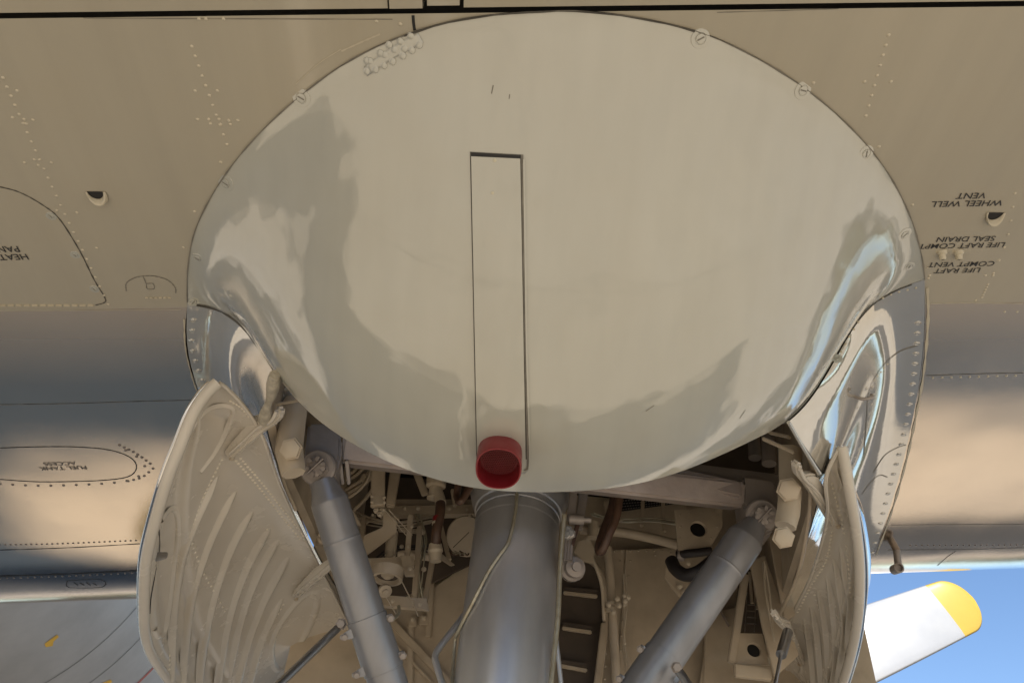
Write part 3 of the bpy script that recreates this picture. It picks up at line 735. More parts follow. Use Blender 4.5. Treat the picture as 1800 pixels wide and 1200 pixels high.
if p: 
    tube('step_hook', [p, p + nr * .018, p + nr * .02 + Vector((.02, 0, .008)), p + nr * .004 + Vector((.035, 0, .01))], .004, 'forging', cowlR, 8, smoothn=4)
p, nr = hit(CT, 1472, 630)
if p: put('edge_screw', HW['fastener'], p, nr, cowlR, .3, .7)
# rough bead of sealant at the left corner
sb = [p + Vector((0, 0, -.004)) for p in [P(484, 655, 1.40), P(478, 690, 1.47), P(470, 715, 1.52), P(465, 738, 1.57)]]
tube('sealant_bead', sb, lambda t: .011 + .003 * math.sin(t * 9), 'sealant_bead', cowlL, 12, smoothn=8)
tube('corner_seal', [P(1386, 742, 1.40), P(1412, 787, 1.48), P(1441, 832, 1.56)], .004, 'cowl_metal', cowlR, 10, smoothn=6)

# ================================================================== GEAR BAY (inside of the nacelle)
bay = bpy.data.objects.new('gear_bay', None); link(bay, plane_e, 'tan painted landing gear bay crowded with brackets and hoses')
YB = 2.72
def bay_wall(side, Br):
    V = []
    for p in Br:
        V += [p + Vector((0, 0, .004)), p + Vector((side * -.012, 0, .02)), Vector((p.x + side * .01, p.y, 2.75)), Vector((p.x + side * .02, p.y, 3.04))]
    return mesh('side_wall', V, grid_faces(len(Br), 4, side > 0), 'well_paint', bay, False, 'left wall of the gear bay' if side < 0 else 'right wall of the gear bay')
wl = bay_wall(-1, BLr); wr = bay_wall(1, BRr)
x0, x1 = -.62, 1.25
mesh('front_bulkhead', [(x0, YB, 1.9), (x1, YB, 1.9), (x1, YB + .04, 3.04), (x0, YB + .04, 3.04)], [(0, 1, 2, 3)], 'well_paint', bay, False, 'tan front bulkhead of the gear bay')
mesh('rear_closing_web', [(x0, 1.46, 2.72), (x1, 1.46, 2.86), (x1, 1.46, 3.04), (x0, 1.46, 3.04)], [(0, 1, 2, 3)], 'well_paint', bay, False)
# -- bulkhead panels, stiffeners
BK = lambda a, b, o=.0: P(a, b, YB - o)
plate('bulkhead_panel', [BK(1075, 965, .012), BK(1240, 960, .012), BK(1262, 1012, .012), BK(1205, 1120, .012), BK(1150, 1205, .012), BK(1088, 1240, .012)], .008, 'well_paint', bay)
plate('bulkhead_panel', [BK(1100, 965, .02), BK(1123, 965, .02), BK(1108, 1205, .02), BK(1082, 1240, .02)], .006, 'well_paint', bay)
plate('bulkhead_panel', [BK(1250, 1075, .02), BK(1330, 1060, .02), BK(1345, 1220, .02), BK(1225, 1230, .02)], .006, 'well_paint', bay)
beam('bulkhead_stiffener', BK(1243, 1080, .02), BK(1238, 1215, .02), .012, .012, 'well_paint', bay)
plate('bulkhead_panel', [BK(690, 1080, .012), BK(830, 985, .012), BK(840, 1240, .012), BK(770, 1250, .012), BK(690, 1160, .012)], .008, 'well_paint', bay)
beam('bulkhead_stiffener', BK(686, 1090, .03), BK(800, 1210, .03), .022, .012, 'well_paint', bay, up=(0, 1, 0))
beam('bulkhead_stiffener', BK(683, 1120, .02), BK(760, 1200, .02), .010, .012, 'well_paint', bay, up=(0, 1, 0))
for a, b, c, d in ((760, 1000, 752, 1120), (722, 1100, 720, 1240)): beam('bulkhead_stiffener', BK(a, b, .02), BK(c, d, .02), .02, .014, 'well_paint', bay, up=(0, 1, 0))
# dark arched opening beside the strut, with its cross ribs
ap = [(985, 1240), (985, 1010), (1010, 985), (1035, 985), (1052, 1000), (1062, 1030), (1064, 1100), (1058, 1160), (1048, 1240)]
plate('dark_opening', [BK(a, b, .035) for a, b in px_path(ap, 4)], .01, 'dark_interior', bay, bev=0, label='dark arched opening in the bulkhead beside the strut')
tube('opening_rim', [BK(a, b, .05) for a, b in px_path(ap[2:], 5)], .009, 'well_paint', bay, 10)
beam('opening_flange', BK(1062, 1095, .06), BK(1046, 1230, .06), .02, .016, 'well_paint', bay, up=(0, 1, 0))
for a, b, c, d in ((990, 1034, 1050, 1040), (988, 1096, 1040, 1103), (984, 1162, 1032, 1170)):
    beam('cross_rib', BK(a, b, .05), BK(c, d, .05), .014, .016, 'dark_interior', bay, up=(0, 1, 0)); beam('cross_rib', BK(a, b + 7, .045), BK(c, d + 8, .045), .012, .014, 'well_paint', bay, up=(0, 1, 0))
# right: upper shelf, woven grille, plate with hole
plate('upper_panel', [BK(1060, 880, .03), BK(1200, 862, .03), BK(1210, 905, .03), BK(1200, 958, .03), BK(1070, 928, .03)], .006, 'well_paint', bay)
V, Fc = [], []
gq = ((1092, 872), (1225, 868), (1205, 882), (1090, 898))
def gp(u, v, o): 
    a = [gq[0][i] + (gq[1][i] - gq[0][i]) * u for i in (0, 1)]; b = [gq[3][i] + (gq[2][i] - gq[3][i]) * u for i in (0, 1)]
    return P(a[0] + (b[0] - a[0]) * v, a[1] + (b[1] - a[1]) * v, YB - .05 - o)
plate('grille_back', [gp(0, 0, 0), gp(1, 0, 0), gp(1, 1, 0), gp(0, 1, 0)], .004, 'dark_gap', bay, bev=0)
for i in range(26):
    for j in range(5):
        o = len(V); u, v = (i + .5 * (j % 2)) / 26, (j + .3) / 5
        V += [gp(u, v, .006), gp(u + .026, v, .006), gp(u + .026, v + .085, .006), gp(u, v + .085, .006)]; Fc.append((o, o + 1, o + 2, o + 3))
g = mesh('grille_weave', V, Fc, 'steel', bay, False); g['kind'] = 'stuff'
hpl = holed_plate('holed_bracket', [P(1186, 897, 2.36), P(1269, 890, 2.36), P(1270, 925, 2.36), P(1245, 968, 2.36), P(1192, 966, 2.36)], P(1227, 930, 2.36), .0235, .006, 'well_paint', bay, 'tan bracket plate with a round hole on the right')
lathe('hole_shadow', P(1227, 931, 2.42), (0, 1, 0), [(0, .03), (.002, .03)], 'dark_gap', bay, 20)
rivets('bracket_rivets', [(P(a, b, 2.355), Vector((0, -1, -.2))) for a, b in ((1195, 905), (1212, 902), (1232, 900), (1255, 897), (1196, 925), (1195, 945), (1200, 958), (1262, 905), (1260, 925), (1250, 945))], .0034, 'well_paint', bay)
# right: frame with second hole and ladder-like wiring
hb = holed_plate('holed_box_face', [P(1296, 1112, 2.42), P(1340, 1113, 2.42), P(1352, 1168, 2.42), P(1293, 1165, 2.42)], P(1325, 1142, 2.42), .019, .008, 'well_paint', bay, 'small tan box face with a round hole low on the right')
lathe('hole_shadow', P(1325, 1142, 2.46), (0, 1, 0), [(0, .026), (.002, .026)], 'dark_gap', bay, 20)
beam('frame_post', P(1310, 1010, 2.42), P(1285, 1165, 2.42), .022, .02, 'well_paint', bay, up=(0, 1, 0))
beam('frame_post', P(1290, 1178, 2.40), P(1355, 1186, 2.40), .034, .02, 'well_paint', bay, up=(0, 1, 0))
plate('frame_web', [P(1318, 985, 2.36), P(1345, 975, 2.36), P(1405, 1150, 2.36), P(1362, 1190, 2.36), P(1340, 1100, 2.36)], .01, 'well_paint', bay)
plate('frame_web', [P(1352, 940, 2.28), P(1372, 925, 2.28), P(1398, 1080, 2.28), P(1380, 1092, 2.28)], .01, 'well_paint', bay)
plate('recess_shade', [BK(1300, 1000, .12), BK(1335, 1000, .12), BK(1345, 1115, .12), BK(1292, 1115, .12)], .01, 'dark_interior', bay, bev=0)  # flat dark plate, shade of the depth behind put into its colour
for k in range(3): tube('conduit', [P(1318 + 7 * k, 1005, 2.52), P(1322 + 8 * k, 1060 + 10 * k, 2.52)], .005, 'well_paint', bay, 8)
for k in range(4): beam('ladder_rung', P(1313, 1062 + 11 * k, 2.5), P(1329, 1063 + 11 * k, 2.5), .003, .003, 'steel', bay, bev=.0008)
for k in range(2): beam('ladder_rail', P(1313 + 16 * k, 1040, 2.5), P(1309 + 17 * k, 1110, 2.5), .003, .003, 'steel', bay, bev=.0008)
plate('gusset', [BK(1262, 1060, .05), BK(1283, 1098, .05), BK(1270, 1075, .05)], .02, 'forging', bay)
# pipes on the right
tube('cross_pipe', [P(1020, 930, 2.5), P(1085, 934, 2.48), P(1140, 944, 2.46), P(1195, 958, 2.42)], .0155, 'well_paint', bay, 14, smoothn=5)
tube('cross_pipe_clamp', [P(1043, 918, 2.46), P(1041, 945, 2.46)], .017, 'link_paint', bay, 12)
dp = tube('down_pipe', [P(1068, 962, 2.5), P(1073, 1020, 2.5), P(1078, 1100, 2.5), P(1086, 1240, 2.5)], .0135, 'well_paint', bay, 12, smoothn=5)
for b in (1062, 1072): tube('pipe_clamp', [P(1072, b - 3, 2.49), P(1073, b + 3, 2.49)], .0175, 'link_paint', bay, 12)
for a, b in ((1085, 1052), (1098, 1047), (1104, 1050), (1099, 1056), (1070, 1062), (1078, 1076), (1088, 1064)): put('clamp_bolt', HW['bolt'], P(a, b, 2.47), (0.1, -1, -.3), bay, .4, .7)
rivets('bulkhead_rivets', [(BK(a, b, .022), Vector((0, -1, 0))) for a, b in dotted([(1080, 968), (1240, 966)], 14) + dotted([(1108, 985), (1094, 1105), (1085, 1200)], 26) + dotted([(1070, 1060), (1062, 1200)], 22) + [(1152, 975), (1180, 972), (1090, 985), (740, 1000), (748, 1010)]], .0042, 'link_paint', bay, 8)
tube('conduit', [P(1022, 948, 2.45), P(1030, 965, 2.45), P(1045, 990, 2.45), P(1058, 1030, 2.47), P(1062, 1090, 2.5)], .006, 'well_paint', bay, 8, smoothn=5)
plate('torn_gusset', [P(1008, 970, 2.4), P(1016, 950, 2.4), P(1035, 945, 2.4), P(1046, 965, 2.4), P(1042, 990, 2.4), P(1028, 985, 2.4)], .006, 'link_paint', bay)
# hoses on the right
tube('hose_loop', [P(1082, 850, 2.15), P(1076, 890, 2.15), P(1062, 930, 2.15), P(1052, 962, 2.14), P(1058, 968, 2.12), P(1070, 940, 2.1), P(1084, 905, 2.1), P(1092, 850, 2.1)], .0115, 'brown_hose', bay, 12, smoothn=7, label='narrow brown hose loop hanging right of the strut')
tube('curved_hose', [P(1180, 985, 2.3), P(1188, 1000, 2.28), P(1205, 1010, 2.26), P(1225, 1006, 2.24), P(1245, 992, 2.24), P(1275, 965, 2.26)], .019, 'black_rubber', bay, 16, smoothn=7, label='thick black hose curving behind the right brace')
tube('curved_hose', [P(1190, 975, 2.38), P(1215, 972, 2.36), P(1250, 968, 2.36)], .013, 'black_rubber', bay, 12, smoothn=5)
lathe('hose_collar', P(1189, 975, 2.38), (1, 0, 0), [(0, .018), (.02, .018), (.024, .014)], 'forging', bay, 16)
plate('hose_bracket', [P(1170, 995, 2.42), P(1200, 1010, 2.42), P(1215, 1035, 2.42), P(1195, 1048, 2.42), P(1168, 1015, 2.42)], .01, 'well_paint', bay)
for a, b in ((1195, 1030), (1203, 1040)): put('clamp_bolt', HW['bolt'], P(a, b, 2.41), (0, -1, -.3), bay, 0, .8)
tube('hose_fitting', [P(1325, 770, 1.95), P(1327, 805, 1.95)], .017, 'steel', bay, 14); tube('hose_fitting', [P(1350, 760, 2.0), P(1352, 815, 2.0)], .02, 'forging', bay, 14)
plate('recess_shade', [P(1250, 770, 2.2), P(1360, 740, 2.2), P(1362, 830, 2.2), P(1200, 850, 2.2)], .01, 'dark_interior', bay, bev=0)  # dark sheet painting in the shade above the cross beam
# torque arms and uplock beside the strut
beam('uplock_arm', P(1008, 862, 2.1), P(1003, 915, 2.1), .022, .02, 'forging', bay, up=(0, 1, 0)); beam('uplock_arm', P(1028, 850, 2.14), P(1016, 930, 2.14), .026, .02, 'forging', bay, up=(0, 1, 0))
beam('uplock_arm', P(1020, 905, 2.1), P(1005, 960, 2.1), .012, .012, 'brown_hose', bay)
lathe('uplock_roller', P(1000, 912, 2.08), (1, 0, .05), [(0, .014), (.04, .014), (.04, .008), (.06, .008)], 'forging', bay, 16)
for a, b in ((998, 932), (1003, 938), (996, 940)): put('uplock_nut', HW['hex'], P(a, b, 2.08), (-.2, -1, -.3), bay, random.random(), .9)
for k in range(3): tube('uplock_rod', [P(995 + 5 * k, 945, 2.1), P(993 + 5 * k, 985, 2.1)], .005, 'forging', bay, 8)
lathe('uplock_drum', P(1004, 1000, 2.16), (.15, -1, -.3), [(0, .034), (.02, .034), (.024, .026), (.05, .026), (.054, .012), (.065, .012)], 'forging', bay, 22)
# left: shelf beams, post, hose with red band, round canister
channel('shelf_channel', P(668, 897, 2.45), P(845, 894, 2.45), .03, .03, 'well_paint', bay, up=(0, 1, 0)); beam('shelf_channel', P(680, 884, 2.5), P(845, 884, 2.5), .024, .014, 'well_paint', bay, up=(0, 1, 0))
plate('recess_shade', [BK(600, 830, .08), BK(840, 850, .08), BK(840, 985, .08), BK(620, 1090, .08), BK(560, 950, .08)], .01, 'dark_interior', bay, bev=0)  # dark sheet painting in the shade at the back of the left side
beam('hanger_post', P(665, 815, 2.2), P(664, 891, 2.2), .040, .02, 'well_paint', bay, up=(0, 1, 0)); beam('hanger_post', P(697, 815, 2.3), P(686, 890, 2.3), .034, .02, 'well_paint', bay, up=(0, 1, 0), w2=.026)
for a, b in ((654, 872), (675, 874), (654, 882), (675, 883)): put('post_bolt', HW['bolt'], P(a, b, 2.185), (0, -1, -.2), bay, 0, .45)
for a, b in ((662, 897), (672, 897), (668, 903)): put('post_bolt', HW['bolt'], P(a, b, 2.2), (0, -.2, -1), bay, 0, .8)
beam('diagonal_brace', P(730, 825, 2.3), P(748, 870, 2.3), .022, .014, 'well_paint', bay, up=(0, 1, 0))
lathe('hose_valve', P(768, 838, 2.25), (0, .1, -1), [(0, .030), (.03, .030), (.034, .019), (.06, .019), (.064, .022), (.07, .022)], 'link_paint', bay, 16)
hp3 = [P(769, 868, 2.25), P(774, 882, 2.24), P(773, 905, 2.22), P(767, 935, 2.22), P(766, 962, 2.24)]
tube('banded_hose', hp3, .0145, 'brown_hose', bay, 16, smoothn=6, label='brown hose with a red band left of the strut')
tube('hose_elbow', [P(768, 862, 2.25), P(773, 876, 2.243), P(774.5, 884, 2.238)], .0165, 'link_paint', bay, 16, smoothn=4)
tube('red_band', [P(770.5, 909, 2.22), P(769, 918, 2.22)], .0156, 'red_plastic', bay, 16); tube('white_band', [P(769, 918.5, 2.22), P(768, 923, 2.22)], .0154, 'link_paint', bay, 16)
lathe('hose_fitting', P(765, 956, 2.24), (.15, .1, -1), [(0, .018), (.02, .022), (.026, .018), (.05, .016)], 'link_paint', bay, 14)
can = lathe('canister', P(822, 942, 2.42), (-.25, -1, -.45), [(0, .062), (.02, .062), (.025, .058), (.027, .001)], 'well_paint', bay, 34, 'round tan canister end behind the strut')
ribbon('canister_seam', [(P(797, 962, 2.385), Vector((-.2, -.9, -.4))), (P(825, 935, 2.378), Vector((-.2, -.9, -.4)))], .002, 'dark_gap', can, .004)
lathe('canister_valve', P(826, 908, 2.38), (0, -.4, 1), [(-.012, .008), (0, .009), (.008, .006)], 'link_paint', can, 12)
for k in range(7): tube('safety_wire', [P(790 + 3 * k, 968 + 3 * (k % 3), 2.33), P(797 + 4 * k, 975 - 2 * (k % 2), 2.31), P(806 + 3 * k, 972 + 3 * (k % 2), 2.33)], .0022, 'old_tube' if k % 2 else 'brown_hose', bay, 6, smoothn=4)
tube('hose_vee', [P(806, 850, 2.1), P(803, 870, 2.1), P(808, 882, 2.08), P(818, 870, 2.08), P(830, 848, 2.08)], .010, 'brown_hose', bay, 12, smoothn=6)
# left: lattice frame with pulley and cables
channel('lattice_rail', P(640, 990, 2.3), P(728, 985, 2.3), .03, .02, 'well_paint', bay, up=(0, 1, 0)); channel('lattice_rail', P(660, 1053, 2.35), P(748, 1060, 2.35), .03, .02, 'well_paint', bay, up=(0, 1, 0))
beam('lattice_post', P(722, 905, 2.32), P(715, 990, 2.32), .016, .016, 'well_paint', bay, up=(0, 1, 0)); beam('lattice_post', P(738, 925, 2.38), P(728, 1055, 2.36), .016, .016, 'well_paint', bay, up=(0, 1, 0)); beam('lattice_post', P(760, 985, 2.4), P(746, 1062, 2.38), .016, .02, 'well_paint', bay, up=(0, 1, 0))
plate('lattice_gusset', [P(685, 905, 2.28), P(697, 910, 2.28), P(697, 935, 2.28), P(640, 978, 2.28), P(632, 975, 2.28), P(640, 940, 2.28), P(673, 925, 2.28), P(673, 895, 2.28)], .008, 'well_paint', bay)
plate('lattice_gusset', [P(702, 975, 2.28), P(722, 975, 2.28), P(729, 1012, 2.28), P(712, 1012, 2.28)], .008, 'well_paint', bay)
plate('lattice_gusset', [P(735, 1050, 2.33), P(750, 1050, 2.33), P(754, 1074, 2.33), P(728, 1068, 2.33)], .008, 'well_paint', bay)
pul = lathe('pulley', P(683, 1000, 2.22), (.0, -.03, -1), [(0, .044), (.03, .042), (.03, .034), (.018, .030), (.018, .02), (.024, .012), (.024, .001)], 'well_paint', bay, 30, 'round tan pulley under the lattice frame')
lathe('pulley_recess', P(683, 1000, 2.22) + Vector((0, 0, -.0185)), (.0, -.03, -1), [(0, .0295), (.001, .0295)], 'dark_interior', pul, 24)
lathe('pulley_hub', P(683, 1000, 2.22) + Vector((0, 0, -.016)), (.0, -.03, -1), [(0, .010), (.010, .010), (.012, .006)], 'link_paint', pul, 14)
lathe('cable_roller', P(676, 1036, 2.24), (.3, -.6, -.6), [(0, .018), (.012, .018), (.014, .008), (.02, .008)], 'well_paint', bay, 18)
for (a, b), (c, d) in (((703, 1015), (722, 1052)), ((671, 1035), (700, 1085)), ((676, 895), (718, 945)), ((683, 895), (725, 940)), ((725, 1055), (735, 1082))): tube('cable', [P(a, b, 2.25), P(c, d, 2.32)], .0016, 'link_paint', bay, 6)
tube('drain_hose', [P(672, 1092, 2.2), P(690, 1088, 2.22), P(700, 1078, 2.24), P(701, 1065, 2.26)], .005, 'old_tube', bay, 8, smoothn=6)
for a, b, c, d in ((718, 1082, 732, 1100), (737, 1080, 753, 1097)): 
    plate('anchor_plate', [BK(a, b, .03), BK(c, b, .03), BK(c, d, .03), BK(a, d, .03)], .006, 'well_paint', bay); put('anchor_bolt', HW['bolt'], BK((a + c) / 2, (b + d) / 2 - 3, .035), (0, -1, -.2), bay, 0, .7)
tube('actuator', [P(690, 935, 2.34), P(686, 975, 2.34)], .017, 'link_paint', bay, 14); lathe('actuator_end', P(686, 972, 2.33), (0, -.2, -1), [(0, .012), (.02, .012), (.022, .006), (.03, .006)], 'link_paint', bay, 12)
tube('cross_tube', [P(700, 972, 2.5), P(775, 978, 2.5)], .016, 'well_paint', bay, 12)
plate('diagonal_web', [P(748, 965, 2.44), P(772, 968, 2.44), P(800, 992, 2.44), P(792, 994, 2.44)], .006, 'well_paint', bay)
for k, (a, b, c, d) in enumerate(((600, 850, 648, 812), (606, 862, 660, 818), (612, 866, 668, 824), (618, 900, 668, 838), (602, 840, 630, 815))): tube('wall_pipe', [P(a, b, 2.4), P((a + c) / 2 + 4, (b + d) / 2 + 2, 2.38), P(c, d, 2.36)], .006, 'well_paint', bay, 8, smoothn=5)
tube('wall_pipe', [P(612, 875, 2.3), P(630, 862, 2.28), P(645, 845, 2.26), P(655, 820, 2.24), P(672, 815, 2.22)], .0048, 'link_paint', bay, 8, smoothn=6)
beam('pipe_block', P(636, 845, 2.26), P(643, 835, 2.26), .02, .014, 'link_paint', bay)
beam('wall_bracket', P(640, 910, 2.4), P(636, 960, 2.4), .014, .03, 'well_paint', bay, up=(0, 1, 0))
tube('wall_rod', [P(617, 897, 2.3), P(632, 922, 2.34)], .007, 'well_paint', bay, 8)
lathe('wall_elbow', P(560, 948, 2.2), (.6, -.7, -.1), [(0, .016), (.02, .016), (.024, .01), (.035, .01)], 'well_paint', bay, 14)
rw = [(P(545 + 9 * k, 905 + 17 * k + 3 * (k % 2), 2.15), Vector((.8, -.5, -.2))) for k in range(7)]
rivets('wall_rivets', rw + [(P(a, b, 1.66), Vector((.3, -.9, -.1))) for a, b in ((492, 676), (502, 684), (497, 695), (510, 693), (484, 692))], .0075, 'well_paint', bay, 8)
plate('corner_web', [P(484, 668, 1.68), P(525, 690, 1.68), P(530, 702, 1.68), P(484, 704, 1.68)], .006, 'well_paint', bay)
beam('corner_angle', P(476, 712, 1.60), P(532, 702, 1.60), .008, .006, 'link_paint', bay)
beam('corner_angle', P(1340, 770, 1.62), P(1396, 795, 1.60), .012, .006, 'link_paint', bay, up=(0, 0, 1)); beam('corner_angle', P(1352, 760, 1.66), P(1388, 768, 1.62), .016, .006, 'link_paint', bay)

# wire looms, clips and extra plumbing
rnd = random.Random(3)
for pts, k, m in (([(600, 880, 2.5), (640, 905, 2.46), (700, 915, 2.44), (760, 905, 2.46)], 5, 'link_paint'), ([(735, 900, 2.42), (745, 950, 2.42), (738, 1000, 2.42), (742, 1050, 2.44)], 4, 'old_tube'), ([(640, 1000, 2.42), (680, 965, 2.42), (720, 958, 2.44), (770, 962, 2.46)], 4, 'black_rubber'),
                  ([(1040, 900, 2.55), (1090, 912, 2.54), (1150, 908, 2.54), (1190, 915, 2.5)], 3, 'old_tube'), ([(1095, 1000, 2.6), (1100, 1060, 2.6), (1096, 1130, 2.62), (1110, 1205, 2.62)], 3, 'link_paint'), ([(1345, 985, 2.3), (1352, 1050, 2.32), (1362, 1120, 2.34)], 3, 'link_paint')):
    for q in range(k):
        tube('wire', [P(a + rnd.uniform(-5, 5), b + q * 3 + rnd.uniform(-3, 3), y + rnd.uniform(-.02, .02)) for a, b, y in pts], rnd.uniform(.0018, .0036), m, bay, 6, smoothn=6)
for a, b, y in ((655, 905, 2.4), (700, 912, 2.4), (745, 1000, 2.38), (742, 935, 2.38), (706, 960, 2.38), (1092, 914, 2.5), (1098, 1062, 2.56), (1098, 1130, 2.58), (640, 880, 2.4), (724, 925, 2.3), (718, 960, 2.3), (820, 895, 2.42), (790, 893, 2.42), (735, 893, 2.42), (712, 893, 2.42), (648, 985, 2.27), (720, 1000, 2.26), (738, 1062, 2.31), (665, 1055, 2.33), (690, 1056, 2.33), (1210, 990, 2.4)):
    put('clip_bolt', HW['bolt'], P(a, b, y), (rnd.uniform(-.3, .3), -1, -.3), bay, rnd.uniform(0, 3), rnd.uniform(.4, .7))
for a, b, c, d, y, w_ in ((625, 930, 660, 905, 2.46, .012), (770, 905, 790, 985, 2.52, .014), (700, 930, 745, 935, 2.46, .012), (795, 860, 800, 890, 2.4, .012), (645, 1010, 640, 1050, 2.36, .02), (1130, 880, 1128, 925, 2.62, .012), (1165, 875, 1168, 935, 2.62, .012), (1215, 1060, 1235, 1090, 2.6, .014)):
    beam('bracket', P(a, b, y), P(c, d, y), w_, .016, 'well_paint', bay, up=(0, 1, 0))

# ================================================================== LANDING GEAR
ST, SB = P(916, 845, 2.25), P(884, 1200, 2.16)
ad = (SB - ST).normalized()
def on_strut(py): 
    a = P(916 + (884 - 916) * (py - 845) / 355, py, 2.2); t = (a - ST).dot(ad); return ST + ad * t
LEN = (ST.z - .42) / -ad.z
top = 0.02
RT = .25 + (on_strut(903) - ST).dot(ad)
strut = lathe('shock_strut', ST - ad * .25, ad, [(0, .15), (RT - .085, .147), (RT - .05, .138), (RT - .022, .127), (RT - .020, .1225), (RT, .1225), (RT + .002, .1185), (RT + .005, .1185), (RT + .007, .1215), (RT + .034, .1215), (RT + .036, .1205), (.80, .1215), (.99, .122), (1.0, .114), (1.02, .09), (LEN - .1, .09), (LEN, .12), (LEN + .24, .12)], 'strut_paint', plane_e, 64, 'thick grey shock strut of the landing gear')
ax_c = ST + ad * (LEN); AXZ = .43; axle_c = Vector((ax_c.x, ax_c.y, AXZ))
axl = tube('axle', [axle_c + Vector((-.5, 0, 0)), axle_c + Vector((.5, 0, 0))], .06, 'strut_paint', plane_e, 16)
for s in (-1, 1):
    wh = bpy.data.objects.new('wheel', None); link(wh, plane_e, 'black main wheel %s of the strut' % ('left' if s < 0 else 'right'))
    b = axle_c + Vector((s * .19, 0, 0))
    lathe('tyre', b, (s, 0, 0), [(0, .22), (.0, .34), (.03, .405), (.07, .427), (.15, .429), (.19, .427), (.23, .405), (.26, .34), (.26, .22)], 'tyre', wh, 40)
    lathe('rim', b, (s, 0, 0), [(.02, .225), (.22, .225), (.20, .12), (.27, .10), (.28, .02)], 'strut_paint', wh, 28)
# lines clipped to the strut
def skin(px, py, off=.006):
    d = ray(px, py).normalized(); o_ = ST - CAM; n1 = d.cross(ad); D = CAM - ST
    # nearest hit of the ray with a cylinder of radius r about the strut axis
    r_ = .122 + off; dd = d - ad * d.dot(ad); DD = D - ad * D.dot(ad); A_ = dd.dot(dd); B_ = 2 * dd.dot(DD); C_ = DD.dot(DD) - r_ * r_
    q = B_ * B_ - 4 * A_ * C_
    t = (-B_ - math.sqrt(q)) / (2 * A_) if q > 0 else -B_ / (2 * A_)
    return CAM + d * t
tube('hydraulic_line', [skin(*q) for q in ((909, 850), (907, 890), (900, 930), (892, 955), (880, 972), (858, 1005), (830, 1060), (806, 1108), (800, 1125), (797, 1160), (793, 1210))], .0048, 'old_tube', strut, 10, smoothn=5, label='thin bent hydraulic line down the front of the strut')
tube('hydraulic_line', [P(992, 905, 2.06), P(988, 950, 2.06), P(984, 1010, 2.06), P(981, 1080, 2.05), P(975, 1140, 2.04), P(966, 1220, 2.02)], .0062, 'old_tube', strut, 10, smoothn=5, label='thin pale line down the right edge of the strut')
tube('hydraulic_line', [P(978, 1125, 2.1), P(982, 1160, 2.1), P(988, 1215, 2.1)], .0055, 'strut_paint', strut, 10, smoothn=4)
tube('bent_pipe', [P(820, 1075, 2.22), P(803, 1098, 2.2), P(774, 1135, 2.18), P(765, 1152, 2.17), P(768, 1170, 2.16), P(782, 1215, 2.14)], .0085, 'strut_paint', strut, 12, smoothn=6, label='bent grey pipe left of the strut')
# cross beam carrying both brace pins
PL_, PR_ = P(560, 822, 1.80), P(1338, 906, 2.0)
cb = beam('trunnion_beam', P(600, 792, 1.86), P(1300, 872, 2.04), .07, .085, 'beam_metal', plane_e, up=(0, 1, .4), bev=.008, label='rough metal cross beam behind the fairing lip')
plate('trunnion_end', [P(541, 742, 1.80), P(585, 742, 1.80), P(601, 770, 1.80), P(600, 800, 1.80), P(588, 838, 1.80), P(566, 850, 1.80), P(540, 840, 1.80), P(535, 800, 1.80)], .09, 'forging', cb, bev=.008)
plate('trunnion_end', [P(1304, 835, 2.0), P(1362, 842, 2.0), P(1372, 885, 2.0), P(1362, 930, 2.0), P(1340, 942, 2.0), P(1316, 925, 2.0), P(1306, 880, 2.0)], .09, 'forging', cb, bev=.008)
beam('trunnion_rib', P(1185, 838, 2.0), P(1302, 864, 2.0), .03, .05, 'beam_metal', cb, up=(0, 0, 1), bev=.006)
beam('trunnion_rib', P(1180, 826, 2.05), P(1368, 850, 2.05), .03, .05, 'forging', cb, up=(0, 0, 1), bev=.006)
for k in range(3): beam('trunnion_fin', P(586 + 12 * k, 806, 1.84), P(592 + 11 * k, 848, 1.88), .008, .05, 'forging', cb, up=(0, 1, 0), bev=.002)
